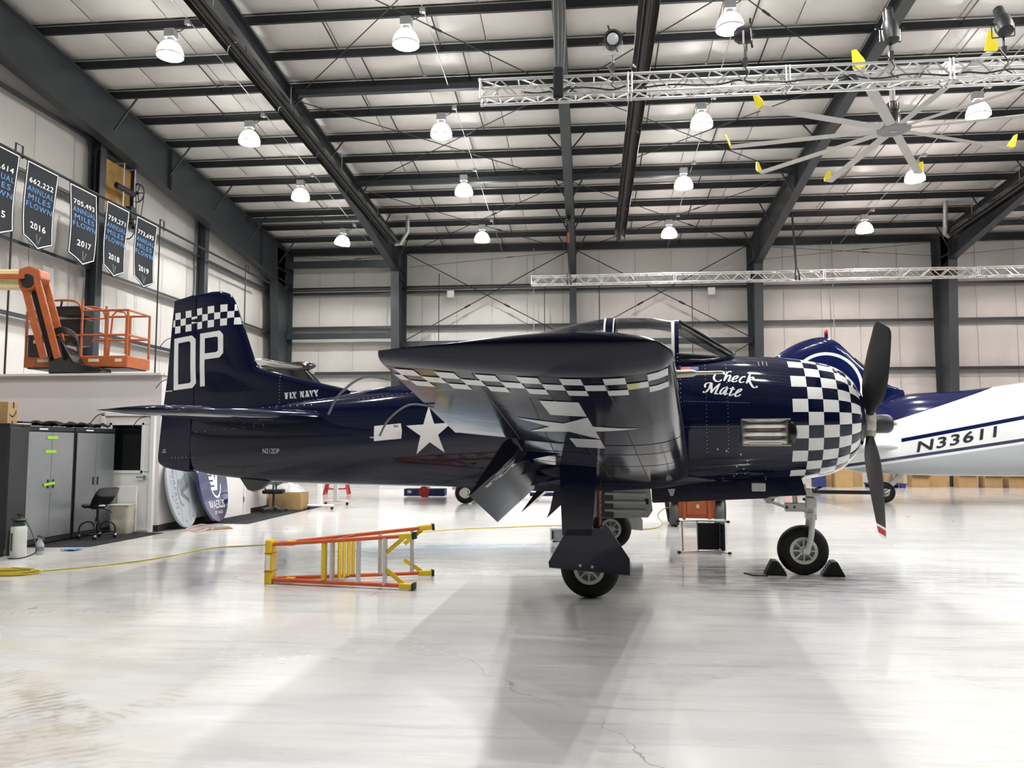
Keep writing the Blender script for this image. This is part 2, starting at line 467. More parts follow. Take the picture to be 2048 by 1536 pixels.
    crack = mth(nt, 'MULTIPLY', ramp(vo.outputs['Distance'], .0012, .0004), ramp(noise(.7, 2), .48, .56))
    col = mixc(nt, mth(nt, 'MULTIPLY', crack, .6), col, (.20, .19, .18))
    L(col, b.inputs['Base Color'])
    rg = mth(nt, 'ADD', mth(nt, 'MULTIPLY', ramp(ns, .35, .75), .10), .085)
    rg = mth(nt, 'ADD', rg, mth(nt, 'MULTIPLY', ramp(mth(nt, 'ADD', Y, mth(nt, 'MULTIPLY', nb, 2.0)), 8.5, 5.0), .30))   # dusty, unpolished floor towards the hangar door
    L(rg, b.inputs['Roughness'])
    b.inputs['Specular IOR Level'].default_value = .42
    bp = N(nt, 'ShaderNodeBump', i_Strength=.06, i_Distance=.02); L(noise(2.2, 3), bp.inputs['Height']); L(bp.outputs[0], b.inputs['Normal'])
    M_['epoxy_floor'] = m
m_floor()

def m_navy(name, col, checker=False, rough=.07):
    m = bpy.data.materials.new(name); m.use_nodes = True; nt = m.node_tree; b = nt.nodes['Principled BSDF']; L = nt.links.new
    tc = N(nt, 'ShaderNodeTexCoord')
    sx = N(nt, 'ShaderNodeSeparateXYZ'); L(tc.outputs['Object'], sx.inputs[0])
    nz = N(nt, 'ShaderNodeTexNoise', i_Scale=2.2, i_Detail=3.0); L(tc.outputs['Object'], nz.inputs['Vector'])
    cm = N(nt, 'ShaderNodeCombineXYZ'); L(sx.outputs[0], cm.inputs[0]); L(sx.outputs[2], cm.inputs[1])
    br = N(nt, 'ShaderNodeTexBrick', i_Scale=1.0); br.inputs['Mortar Size'].default_value = .0022; br.inputs['Brick Width'].default_value = .62; br.inputs['Row Height'].default_value = .47
    br.inputs['Mortar Smooth'].default_value = .3
    L(cm.outputs[0], br.inputs['Vector'])
    base = (*col, 1)
    c = mixc(nt, br.outputs['Fac'], base, tuple(x * .45 + .004 for x in col))
    if checker:
        uv = N(nt, 'ShaderNodeUVMap'); su = N(nt, 'ShaderNodeSeparateXYZ'); L(uv.outputs[0], su.inputs[0])
        u, v = su.outputs[0], su.outputs[1]
        par = mth(nt, 'MODULO', mth(nt, 'ADD', mth(nt, 'FLOOR', u), mth(nt, 'FLOOR', v)), 2.0)
        on = mth(nt, 'MULTIPLY', mth(nt, 'LESS_THAN', par, .5), mth(nt, 'MULTIPLY', mth(nt, 'GREATER_THAN', u, 0.0), mth(nt, 'LESS_THAN', u, 5.0)))
        c = mixc(nt, on, c, (.80, .80, .80))
    L(c, b.inputs['Base Color'])
    b.inputs['Roughness'].default_value = rough; b.inputs['Specular IOR Level'].default_value = .5
    b.inputs['Coat Weight'].default_value = 0
    bp = N(nt, 'ShaderNodeBump', i_Strength=.12, i_Distance=.02)
    L(mth(nt, 'SUBTRACT', nz.outputs['Fac'], mth(nt, 'MULTIPLY', br.outputs['Fac'], .12)), bp.inputs['Height']); L(bp.outputs[0], b.inputs['Normal'])
    M_[name] = m
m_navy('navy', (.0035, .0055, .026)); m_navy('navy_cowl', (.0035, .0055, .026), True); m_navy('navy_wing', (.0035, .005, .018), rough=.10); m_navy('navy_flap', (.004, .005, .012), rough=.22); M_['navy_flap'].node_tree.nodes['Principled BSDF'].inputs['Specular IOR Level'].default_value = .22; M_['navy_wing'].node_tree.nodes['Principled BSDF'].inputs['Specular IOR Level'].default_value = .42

def m_glass():
    m = bpy.data.materials.new('canopy_glass'); m.use_nodes = True; nt = m.node_tree; nt.nodes.clear(); L = nt.links.new
    o = N(nt, 'ShaderNodeOutputMaterial'); t = N(nt, 'ShaderNodeBsdfTransparent'); t.inputs[0].default_value = (.965, .975, .97, 1)
    g = N(nt, 'ShaderNodeBsdfGlossy'); g.inputs['Roughness'].default_value = .02
    lw = N(nt, 'ShaderNodeFresnel'); lw.inputs[0].default_value = 1.5
    nz = N(nt, 'ShaderNodeTexNoise', i_Scale=2.0); bp = N(nt, 'ShaderNodeBump', i_Strength=.04, i_Distance=.02); L(nz.outputs['Fac'], bp.inputs['Height']); L(bp.outputs[0], g.inputs['Normal'])
    x = N(nt, 'ShaderNodeMixShader'); L(mth(nt, 'ADD', mth(nt, 'MULTIPLY', lw.outputs[0], .8), .03), x.inputs[0]); L(t.outputs[0], x.inputs[1]); L(g.outputs[0], x.inputs[2]); L(x.outputs[0], o.inputs[0])
    M_['canopy_glass'] = m
m_glass()
def m_dc3():
    m = bpy.data.materials.new('dc3_livery'); m.use_nodes = True; nt = m.node_tree; b = nt.nodes['Principled BSDF']; L = nt.links.new
    tc = N(nt, 'ShaderNodeTexCoord'); sx = N(nt, 'ShaderNodeSeparateXYZ'); L(tc.outputs['Object'], sx.inputs[0]); X, Z = sx.outputs[0], sx.outputs[2]
    def line(z0, s, x0): return mth(nt, 'ADD', mth(nt, 'MULTIPLY', mth(nt, 'SUBTRACT', X, x0), s), z0)
    def band(z0, s, x0, h, xs):
        l = line(z0, s, x0); return mth(nt, 'MULTIPLY', mth(nt, 'MULTIPLY', mth(nt, 'GREATER_THAN', Z, l), mth(nt, 'LESS_THAN', Z, mth(nt, 'ADD', l, h))), mth(nt, 'GREATER_THAN', X, xs))
    nz = N(nt, 'ShaderNodeTexNoise', i_Scale=1.5); L(tc.outputs['Object'], nz.inputs['Vector'])
    c = mixc(nt, nz.outputs['Fac'], (.70, .71, .72), (.74, .75, .76)); blue = (.004, .008, .055)
    c = mixc(nt, mth(nt, 'LESS_THAN', Z, line(.93, .164, .07)), c, (.38, .41, .42))
    c = mixc(nt, band(1.66, .20, 1.28, .10, 1.2), c, blue); c = mixc(nt, band(1.0, .164, .07, .085, -3), c, blue)
    c = mixc(nt, mth(nt, 'GREATER_THAN', Z, line(2.33, .33, 1.4)), c, blue)
    L(c, b.inputs['Base Color']); b.inputs['Roughness'].default_value = .14; b.inputs['Coat Weight'].default_value = .4
    M_['dc3_livery'] = m
m_dc3()
def m_dome(name, col):
    m = bpy.data.materials.new(name); m.use_nodes = True; nt = m.node_tree; b = nt.nodes['Principled BSDF']; L = nt.links.new
    b.inputs['Base Color'].default_value = (.8, .8, .8, 1); b.inputs['Roughness'].default_value = .2
    tc = N(nt, 'ShaderNodeTexCoord'); sx = N(nt, 'ShaderNodeSeparateXYZ'); L(tc.outputs['Object'], sx.inputs[0])
    r = N(nt, 'ShaderNodeMapRange'); r.inputs[1].default_value = .30; r.inputs[2].default_value = .02; r.inputs[3].default_value = .12; r.inputs[4].default_value = 1.0
    L(sx.outputs[2], r.inputs[0])   # the prismatic glass glows most beside the arc tube, low in the dome
    b.inputs['Emission Color'].default_value = (*col, 1); L(mth(nt, 'MULTIPLY', r.outputs[0], DOME_E), b.inputs['Emission Strength'])
    M_[name] = m
m_dome('dome_cold', LAMP_COLD); m_dome('dome_warm', LAMP_WARM)

# ================================================================= THE BUILDING
ZE, SL, YB = 9.9, .083, 33.15          # purlin underside at the back wall, roof slope, back eave line
XL, XR, YF, YRIDGE = -13.35, 34.0, -18.0, 7.0
def roofz(y):
    return ZE + SL * (YB - y) if y > YRIDGE else ZE + SL * (YB - YRIDGE) - SL * (YRIDGE - y)

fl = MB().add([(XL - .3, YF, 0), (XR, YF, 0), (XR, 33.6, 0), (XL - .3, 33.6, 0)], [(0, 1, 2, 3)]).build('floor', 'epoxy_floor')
tag(fl, kind='structure')

# ---- ceiling: liner sheet, insulation panels between purlins, purlins, rafters, straps, rods
ceil = MB()
for y0, y1 in ((YF, YRIDGE), (YRIDGE, 33.4)):
    ceil.add([(XL, y0, roofz(y0) + .34), (XR, y0, roofz(y0) + .34), (XR, y1, roofz(y1) + .34), (XL, y1, roofz(y1) + .34)], [(0, 3, 2, 1)])
ceil = ceil.build('ceiling', 'vinyl_plain'); tag(ceil, kind='structure')
FR = [-12.9, -7.85, -.55, 6.78, 14.1, 21.4, 28.7]      # frame lines
PY = [YB - 1.465 * k for k in range(0, 27)]
pan = MB()
nU, nV = 4, 6; PW = 1.83
for i in range(nV + 1):
    for j in range(nU + 1):
        u, v_ = j / nU, i / nV
        sag = -.07 * sin(pi * u) ** .7 * sin(pi * v_) ** .5
        yy = (u - .5) * 1.40
        pan.v.append(Vector(((v_ - .5) * (PW - .02), yy, -SL * yy + sag)))
for i in range(nV):
    for j in range(nU):
        a = i * (nU + 1) + j; pan.f.append((a, a + 1, a + nU + 2, a + nU + 1))
p0 = pan.build('insulation_panel', 'vinyl', ceil, smooth=180)
first = True; cnt = 0
for k in range(0, 12):
    for q in range(26):
        x = XL + .9 + PW * q; yc = PY[k] - .7325
        if x > 3.5 + (yc * .62) or cnt >= 299: continue
        if x > 26: continue
        loc = (x, yc, roofz(yc) + .27); cnt += 1
        if first: p0.location = loc; first = False
        else: mesh_copy(p0, 'insulation_panel', ceil, loc)
for k, y in enumerate(PY):
    zb = roofz(y)
    b = MB(); x0, x1 = XL + .2, XR
    b.box(((x0 + x1) / 2, y, zb + .11), (x1 - x0, .012, .22))
    b.box(((x0 + x1) / 2, y - .035, zb + .004), (x1 - x0, .07, .008))
    b.box(((x0 + x1) / 2, y + .035, zb + .216), (x1 - x0, .07, .008))
    b.build('purlin' if k else 'eave_strut', 'steel_dark', ceil)
def ibeam(b, pts, wfl=.26, tf=.02, tw=.012):
    """pts: list of (y, zbot, ztop) along the slope, built at x = 0"""
    n = len(pts)
    for i in range(n - 1):
        (ya, ba, ta), (yb, bb, tb) = pts[i], pts[i + 1]
        for (za, zc) in ((ba, bb), (ta - tf, tb - tf)):
            b.add([(-wfl / 2, ya, za), (wfl / 2, ya, za), (wfl / 2, yb, zc), (-wfl / 2, yb, zc), (-wfl / 2, ya, za + tf), (wfl / 2, ya, za + tf), (wfl / 2, yb, zc + tf), (-wfl / 2, yb, zc + tf)],
                  [(0, 1, 2, 3), (4, 7, 6, 5), (0, 4, 5, 1), (1, 5, 6, 2), (2, 6, 7, 3), (3, 7, 4, 0)])
        b.add([(-tw / 2, ya, ba), (tw / 2, ya, ba), (tw / 2, yb, bb), (-tw / 2, yb, bb), (-tw / 2, ya, ta), (tw / 2, ya, ta), (tw / 2, yb, tb), (-tw / 2, yb, tb)],
              [(0, 4, 5, 1), (1, 5, 6, 2), (2, 6, 7, 3), (3, 7, 4, 0)])
rafter_tab = [(32.7, 1.45), (31.4, 1.25), (25.6, .82), (19.6, .42), (12.0, .42), (7.0, .75), (2.0, .42), (-6, .42), (-16, 1.2)]
def rafter(dep, wfl):
    b = MB(); ibeam(b, [(y, roofz(y) - d, roofz(y)) for y, d in dep], wfl)
    for y, d in dep[1:5]:
        for sx in (-1, 1): b.box((sx * .065, y, roofz(y) - d / 2), (.125, .02, d - .03))
    return b
raf0 = rafter(rafter_tab, .28).build('rafter', 'steel', ceil, loc=(FR[1], 0, 0))
for x in FR[2:]: mesh_copy(raf0, 'rafter', ceil, (x, 0, 0))
rafter([(32.7, 1.75), (30.0, 1.55), (23.0, 1.35), (15.0, 1.2), (7.0, 1.1), (-17, 1.1)], .30).build('rafter', 'steel', ceil, loc=(FR[0], 0, 0))
# sag straps between purlins
st0 = MB().beam((0, .70, -.02), (0, -.70, -.02 + SL * 1.4), .035, .01).build('sag_strap', 'steel_dark', ceil)
first = True
for k in range(0, 11):
    for i in range(len(FR) - 2):
        for t in (.27, .62) if i else (.55,):
            x = lerp(FR[i], FR[i + 1], t) + (.35 if k % 2 else -.15); yc = PY[k] - .7325
            if first: st0.location = (x, yc, roofz(yc) + .06); first = False
            else: mesh_copy(st0, 'sag_strap', ceil, (x, yc, roofz(yc) + .06))
# flange braces from rafters up to purlins
for i, x in enumerate(FR[:5]):
    for k in (1, 3, 5, 7, 9):
        y = PY[k]; d = interp([(r[0], r[1]) for r in reversed(rafter_tab)], y)[0] if i else 1.35
        for sx in ((1,) if i == 0 else (-1, 1)):
            MB().beam((x + sx * .10, y + .02, roofz(y) - min(d, .9) + .06), (x + sx * (.75 if i == 0 else .55), y, roofz(y) + .02), .04, .04).build('flange_brace', 'steel', ceil)
# struts (wide boxes) between frames under purlins, and rod bracing in the roof plane
for y, xa, xb in ((PY[5], FR[1], FR[3]), (PY[9], FR[1], FR[3]), (PY[3] + .15, FR[0], FR[1])):
    z = roofz(y) - .10
    MB().box(((xa + xb) / 2, y - .10, z), (xb - xa - .02, .16, .16)).build('roof_strut', 'steel', ceil)
def rods(pairs, name, parent, r=.014, m='steel_dark'):
    for a, b_ in pairs:
        mb = MB().cyl(a, b_, r, n=6)
        a = Vector(a); b_ = Vector(b_); d = (b_ - a).normalized(); c_ = a.lerp(b_, .62)
        mb.cyl(c_ - d * .13, c_ + d * .13, r * 2.1, n=6)
        mb.build(name, m, parent)
rr = []
for xa, xb in ((FR[1], FR[2]), (FR[2], FR[3])):
    for ya, yb in ((PY[0] - .3, PY[5]), (PY[5], PY[9]), (PY[9], PY[14])):
        za, zb = roofz(ya) - .22, roofz(yb) - .22
        rr += [((xa + .1, ya, za), (xb - .1, yb, zb)), ((xa + .1, yb, zb), (xb - .1, ya, za))]
rods(rr, 'brace_rod', ceil)

# ---- back wall
wb = MB().add([(XL, 33.55, 0), (XR, 33.55, 0), (XR, 33.55, 11), (XL, 33.55, 11)], [(0, 1, 2, 3)]).build('wall_back', 'vinyl_plain'); tag(wb, kind='structure')
GZ = [0.0, 2.35, 4.68, 6.66, 8.15, 10.25]
def pillow(w_, h_, dep=.05, nu=6, nv=4):
    b = MB()
    for i in range(nv + 1):
        for j in range(nu + 1):
            u, v_ = j / nu, i / nv
            b.v.append(Vector(((u - .5) * w_, -dep * (sin(pi * v_) ** .6) * (.55 + .45 * sin(pi * u) ** .5), (v_ - .5) * h_)))
    for i in range(nv):
        for j in range(nu):
            a = i * (nu + 1) + j; b.f.append((a, a + 1, a + nu + 2, a + nu + 1))
    return b
WPW = 1.52; WX0 = XL + .2
for r in range(1, 5):
    h = GZ[r + 1] - GZ[r]; zc = (GZ[r + 1] + GZ[r]) / 2
    pp = pillow(WPW - .012, h - .01).build('insulation_panel', 'vinyl', wb, smooth=180, loc=(WX0 + WPW / 2, 33.5, zc))
    for q in range(1, 23): mesh_copy(pp, 'insulation_panel', wb, (WX0 + WPW * (q + .5), 33.5, zc))
for z in GZ[1:5]:
    b = MB().box(((XL + XR) / 2, 33.32, z), (XR - XL, .20, .012)).box(((XL + XR) / 2, 33.22, z - .035), (XR - XL, .012, .08)).box(((XL + XR) / 2, 33.4, z + .035), (XR - XL, .012, .07))
    b.build('girt', 'steel', wb)
MB().box(((XL + XR) / 2, 33.2, 9.98), (XR - XL, .16, .30)).build('eave_beam', 'steel_dark', wb)
def column(dep0, dep1, h, wfl=.28):
    b = MB(); pts = [(0, dep0), (h - 1.35, dep1), (h, dep1 + .1)]
    yo = 33.2
    for i in range(2):
        (za, da), (zb, db) = pts[i], pts[i + 1]
        for (ya, yb, t) in ((yo - da, yo - db, .02), (yo - .02, yo - .02, .02)):
            b.add([(-wfl / 2, ya, za), (wfl / 2, ya, za), (wfl / 2, yb, zb), (-wfl / 2, yb, zb), (-wfl / 2, ya + t, za), (wfl / 2, ya + t, za), (wfl / 2, yb + t, zb), (-wfl / 2, yb + t, zb)],
                  [(0, 1, 2, 3), (4, 7, 6, 5), (0, 4, 5, 1), (1, 5, 6, 2), (2, 6, 7, 3), (3, 7, 4, 0)])
        b.add([(-.006, yo - da, za), (.006, yo - da, za), (.006, yo - db, zb), (-.006, yo - db, zb), (-.006, yo, za), (.006, yo, za), (.006, yo, zb), (-.006, yo, zb)],
              [(0, 4, 5, 1), (1, 5, 6, 2), (2, 6, 7, 3), (3, 7, 4, 0)])
    for z in (h - 1.35, h - .9):
        for sx in (-1, 1): b.box((sx * .068, yo - dep1 / 2, z), (.13, dep1 - .04, .018))
    return b
c0 = column(1.0, 1.5, 9.9, .34).build('column', 'steel', wb, loc=(FR[1], 0, 0))
for x in (FR[3], FR[4], FR[5]): mesh_copy(c0, 'column', wb, (x, 0, 0))
column(1.0, 1.75, 9.9, .34).build('column', 'steel', wb, loc=(FR[0], 0, 0))
column(.5, .55, 9.9, .28).build('column', 'steel', wb, loc=(FR[2], 0, 0))
# horizontal pipes and straps on the wall
for z in (6.25,): MB().box(((FR[0] + FR[1]) / 2, 32.95, z), (FR[1] - FR[0] - .1, .16, .24)).build('wall_strut', 'steel', wb)
MB().box(((FR[1] + FR[2]) / 2, 32.95, 5.86), (FR[2] - FR[1] - .1, .14, .24)).build('wall_strut', 'steel', wb)
MB().box(((FR[2] + FR[3]) / 2, 32.95, 5.86), (FR[3] - FR[2] - .1, .14, .24)).build('wall_strut', 'steel', wb)
MB().box(((FR[0] + FR[1]) / 2, 32.6, 9.28), (FR[1] - FR[0] - .1, .16, .30)).build('wall_strut', 'steel', wb)
for z, r in ((8.33, .045), (8.24, .03)): MB().cyl((XL + .3, 33.0, z), (6.6, 33.0, z), r, n=8).build('pipe', 'black', wb, smooth=60)
rods([((FR[1] + .2, 32.8, 9.75), (FR[2] - .1, 32.85, 6.0)), ((FR[2] - .1, 32.85, 9.75), (FR[1] + .2, 32.8, 6.0)), ((FR[2] + .1, 32.85, 9.75), (FR[3] - .2, 32.8, 6.0)), ((FR[3] - .2, 32.8, 9.75), (FR[2] + .1, 32.85, 6.0)),
      ((FR[1] + .2, 32.8, 5.7), (-5.6, 32.85, 4.7)), ((FR[3] - .2, 32.8, 5.7), (4.9, 32.85, 4.7))], 'brace_rod', wb, .02)
rods([((FR[0] + .3, 33.0, 9.35), (FR[1] - .2, 33.0, 9.75)), ((FR[0] + .3, 33.0, 9.75), (FR[1] - .2, 33.0, 9.35)), ((FR[1] + .3, 33.05, 9.2), (FR[2], 33.05, 9.75)), ((FR[3] + .3, 33.0, 9.2), (FR[4] - .2, 33.0, 9.75)), ((FR[3] + .3, 33.0, 9.75), (FR[4] - .2, 33.0, 9.2)), ((FR[4] + .3, 33.0, 9.2), (FR[5] - .2, 33.0, 9.75))], 'brace_rod', wb, .009)
for x, z0, z1 in ((-6.25, 4.5, 8.9), (.55, 5.0, 8.3), (4.35, 5.0, 8.35), (10.0, 3.0, 9.9), (-2.2, 4.8, 9.9), (-1.75, 5.5, 8.3)):
    MB().cyl((x, 33.05, z0), (x, 33.05, z1), .018, n=6).build('conduit', 'galv' if x > 9 or x == -2.2 else 'black', wb)
for x, z in ((-5.75, 8.0), (5.15, 7.93)):
    MB().box((x, 33.05, z), (.30, .14, .30)).build('wall_box', 'trim_white', wb, bev=.02)

# ---- left end wall
wl = MB().add([(XL - .25, YF, 0), (XL - .25, 33.5, 0), (XL - .25, 33.5, 10.4), (XL - .25, YRIDGE, 12.7), (XL - .25, YF, 10.6)], [(0, 1, 2, 3, 4)]).build('wall_left', 'vinyl_plain'); tag(wl, kind='structure')
EGZ = [0, 2.4, 4.62, 6.35, 8.1, 9.85, 11.3]
for r in range(1, 6):
    h = EGZ[r + 1] - EGZ[r]; zc = (EGZ[r + 1] + EGZ[r]) / 2
    pp = None
    for q in range(14):
        y = 33.1 - WPW * (q + .5)
        if EGZ[r + 1] > roofz(y) + .35: continue
        if pp is None: pp = pillow(WPW - .012, h - .01).build('insulation_panel', 'vinyl', wl, smooth=180, loc=(XL - .2, y, zc), rot=(0, 0, pi / 2))
        else: mesh_copy(pp, 'insulation_panel', wl, (XL - .2, y, zc), (0, 0, pi / 2))
for z in EGZ[1:6]:
    MB().box((XL - .03, 16, z), (.20, 34, .012)).box((XL + .07, 16, z - .035), (.012, 34, .08)).box((XL - .10, 16, z + .035), (.012, 34, .07)).build('girt', 'steel', wl)
ecol = MB(); hc = 11.4
ecol.box((.14, 0, hc / 2), (.02, .26, hc)).box((-.14, 0, hc / 2), (.02, .26, hc)).box((0, 0, hc / 2), (.28, .014, hc))
for i, y in enumerate((20.0, 26.0, 13.9, 7.8)):
    if i == 0: e0 = ecol.build('column', 'steel', wl, loc=(XL + .12, y, 0)); e0.scale = (1, 1, (roofz(y) - .3) / hc)
    else: mesh_copy(e0, 'column', wl, (XL + .12, y, 0), None, (1, 1, (roofz(y) - .3) / hc))
# ---- walls out of the photograph (right and front of the hangar)
tag(MB().add([(XR, YF, 0), (XR, 33.6, 0), (XR, 33.6, 10.6), (XR, YRIDGE, 12.8), (XR, YF, 10.7)], [(4, 3, 2, 1, 0)]).build('wall_right', 'vinyl_plain'), kind='structure')
tag(MB().add([(XL - .3, YF, 0), (XR, YF, 0), (XR, YF, 10.8), (XL - .3, YF, 10.8)], [(3, 2, 1, 0)]).build('wall_front', 'door_dark'), kind='structure')

# ---- office block on the left
OX, OY, OH = -7.72, 13.8, 2.83
ow = MB().box(((XL + OX) / 2, OY + .06, OH / 2), (OX - XL, .12, OH)).box(((XL + OX) / 2, OY + .03, OH + .02), (OX - XL + .04, .22, .04))
tag(ow.build('wall_office_front', 'office_wall'), kind='structure')
ow = MB().box((OX - .06, (OY + 19.0) / 2 + .06, OH / 2), (.12, 19.0 - OY - .12, OH)).box(((OX + XL) / 2, 19.05, OH / 2), (OX - XL, .12, OH)).box((OX - .05, (OY + 19.1) / 2, OH + .02), (.2, 19.1 - OY, .04))
tag(ow.build('wall_office_side', 'office_wall'), kind='structure')
tag(MB().box((XL / 2 + OX / 2, 16.4, OH - .05), (OX - XL - .2, 5.0, .06)).build('ceiling_office', 'office_wall'), kind='structure')
b = MB().box((OX + .007, (15.9 + OY) / 2, .06), (.014, 15.9 - OY, .12)).box((OX - .05, OY - .007, .06), (.115, .014, .12)).box((OX + .007, 18.4, .06), (.014, 1.2, .12))
tag(b.build('baseboard_office', 'rubber_base'), kind='structure')
d = empty('door_1', (-8.25, OY - .03, 0)); tag(d, kind='structure')
fr = MB()
for x in (-.53, .42): fr.box((x, 0, 1.06), (.075, .10, 2.12))
fr.box((-.055, 0, 2.12), (1.02, .10, .075)).build('door_frame', 'trim_white', d, bev=.006)
lf = MB()
for c_, s_ in (((-.055, 0, .555), (.87, .045, 1.05)), ((-.055, 0, 2.0), (.87, .045, .15)), ((-.43, 0, 1.5), (.12, .045, .86)), ((.30, 0, 1.5), (.16, .045, .86))): lf.box(c_, s_)
lf.build('door_leaf', 'door_white', d)
MB().box((-.075, .004, 1.5), (.62, .012, .86)).build('pane', 'glass_dark', d)
g = MB()
for c_, s_ in (((-.075, -.026, 1.945), (.66, .014, .05)), ((-.075, -.026, 1.075), (.66, .014, .05)), ((.235, -.026, 1.5), (.05, .014, .92)), ((-.385, -.026, 1.5), (.05, .014, .92))): g.box(c_, s_)
g.build('pane_frame', 'trim_white', d)
h = MB().cyl((.30, -.02, .98), (.30, -.05, .98), .035, n=16).cyl((.30, -.05, .98), (.30, -.075, .98), .02, n=12).beam((.30, -.07, .98), (.16, -.07, .98), .02, .024)
h.build('door_handle', 'chrome', d, smooth=40)
MB().box((-.055, -.035, .012), (.95, .12, .024)).build('threshold', 'alu', d)
d = empty('door_2', (OX + .012, 16.75, 0)); tag(d, kind='structure')
fr = MB()
for y in (-.62, .62): fr.box((.01, y, 1.06), (.05, .08, 2.12))
fr.box((.01, 0, 2.12), (.05, 1.32, .08)).build('door_frame', 'trim_white', d)
MB().box((0, 0, 1.04), (.03, 1.15, 2.05)).build('door_leaf', 'door_white', d)
for z in (.35, 1.1, 1.85): MB().box((.03, .585, z), (.02, .03, .11)).build('hinge', 'grey_plastic', d)
MB().cyl((.015, -.5, 1.0), (.07, -.5, 1.0), .03, n=12).beam((.065, -.5, 1.0), (.065, -.38, 1.0), .02, .02).build('door_handle', 'chrome', d)
# white partition deep in the hangar
tag(MB().box((-2.5, 28.4, 1.15), (10.0, .12, 2.3)).box((-2.5, 28.32, .05), (10.0, .02, .10)).build('wall_partition', 'office_wall'), kind='structure')

# ---- lamps
def lamp_proto(dm):
    t = empty('high_bay_lamp')
    prof = [(.290, 0), (.292, .02), (.285, .07), (.262, .15), (.225, .23), (.175, .295), (.11, .335), (.085, .345)]
    b = MB()
    n = 40
    for r, z in prof:
        for k in range(n):
            rr_ = r * (1 + (.012 if k % 2 else -.012) * (1 if .01 < z < .33 else 0)); a = 2 * pi * k / n
            b.v.append(Vector((rr_ * cos(a), rr_ * sin(a), z)))
    for i in range(len(prof) - 1):
        for k in range(n): b.f.append((i * n + k, i * n + (k + 1) % n, (i + 1) * n + (k + 1) % n, (i + 1) * n + k))
    b.build('glass_dome', dm, t, smooth=60)
    MB().lathe([(.285, .0), (.300, .0), (.300, .025), (.285, .025)], 32, caps=False).build('rim_band', 'alu', t, smooth=40)
    MB().cyl((0, 0, .34), (0, 0, .42), .075, n=16).build('collar', 'galv', t, smooth=40)
    MB().box((0, 0, .52), (.24, .20, .20)).build('ballast_box', 'galv', t, bev=.015)
    MB().tube(smooth_pts([(0, 0, .62), (0, 0, .68), (.02, 0, .72), (0, 0, .76)], 4), .012, 6).build('hook', 'black', t)
    MB().tube(smooth_pts([(.06, .03, .62), (.16, .05, .60), (.26, .08, .68), (.33, .10, .80)], 5), .011, 6).build('cord', 'black', t)
    MB().box((.34, .1, .82), (.12, .10, .09)).build('junction_box', 'galv', t)
    return t
LX = [-9.27, -3.88, 3.05, 9.97, 17.0]; LY = [16.43, 20.67, 24.65, 29.1]
protos = {}
lamp_light = {}
names = ['over the office and the lift', 'in the row over the tail', 'in the row over the cockpit', 'in the row beside the big fan', 'in the row over the old airliner']
def put_lamp(x, y, z, warm, label, vis=True):
    key = 'dome_warm' if warm else 'dome_cold'
    if key not in protos:
        protos[key] = lamp_proto(key); o = protos[key]
    else: o = copy_tree(protos[key])
    o.location = (x, y, z); o.rotation_euler = (0, 0, 0)
    if abs(x + 9.27) < .1 and y > 28: o.rotation_euler = (0, radians(8), 0)
    tag(o, label, 'lamp', 'high bay lamps hung from the roof')
    ld = bpy.data.lights.get('spot_' + key)
    if not ld:
        ld = bpy.data.lights.new('spot_' + key, 'SPOT'); ld.energy = LAMP_W; ld.color = LAMP_WARM if warm else LAMP_COLD
        ld.spot_size = radians(148); ld.spot_blend = .30; ld.shadow_soft_size = .06
    l = bpy.data.objects.new('lamp_light', ld); C.objects.link(l); l.parent = o; l.location = (0, 0, -.03)
ordn = ['nearest the back wall', 'second from the back wall', 'third from the back wall', 'fourth from the back wall']
for i, x in enumerate(LX):
    for j, y in enumerate(LY):
        warm = (x > 2 and y > 28) or (x > 9 and y > 23)
        put_lamp(x, y, roofz(y) - .85 - .17, warm, 'lit lamp ' + names[i] + ', ' + ordn[3 - j])
        if i < 4 and j == 3: MB().cyl((x + .34, 15, roofz(15) - .11), (x + .34, 33.0, roofz(33) - .11), .012, n=6).build('conduit', 'galv', ceil)
for x in LX:
    for y in (12.2, 8.0):
        put_lamp(x, y, roofz(y) - 1.02, False, 'added high bay lamp out of view, for more front light on the trainer')
for x in LX[1:4]: put_lamp(x, 5.0, roofz(5.0) - 1.02, False, 'added high bay lamp out of view, for more front light on the trainer')  # unseen partial row, added to brighten the trainer's white markings from the front
# ================================================================= THE NAVY TRAINER
T28 = thing('trainer_aircraft', 'glossy navy blue propeller trainer aircraft with white checkerboard cowling and star insignia', 'airplane', (.185, 10.25, 0), radians(-6.2))
def sring(x, zb, zw, zt, hw, e=2.25, n=56, cy=0):
    out = []
    for k in range(n):
        t = 2 * pi * k / n
        s_, c_ = sin(t), cos(t)
        y = cy + hw * math.copysign(abs(s_) ** (2 / e), s_)
        z = zw + (zt - zw) * abs(c_) ** (2 / e) if c_ >= 0 else zw - (zw - zb) * abs(c_) ** (2 / e)
        out.append((x, y, z))
    return out
# x, bottom, widest, top, half width
fus_tab = [(-5.82, 1.20, 1.62, 2.03, .065), (-5.57, 1.145, 1.60, 2.05, .105), (-5.1, 1.09, 1.60, 2.08, .165), (-4.36, 1.037, 1.62, 2.15, .26), (-3.3, 1.012, 1.66, 2.28, .385),
           (-2.3, 1.00, 1.74, 2.43, .50), (-1.5, .995, 1.80, 2.56, .585), (-.5, .99, 1.82, 2.62, .65), (.5, 1.015, 1.84, 2.645, .69), (1.2, 1.065, 1.86, 2.655, .715), (1.77, 1.10, 1.87, 2.64, .725)]
xs = [-5.82 + (1.77 + 5.82) * i / 76 for i in range(77)]
fb = MB().loft([sring(x, *interp(fus_tab, x)) for x in xs])
fus = fb.build('fuselage', 'navy', T28, smooth=40)
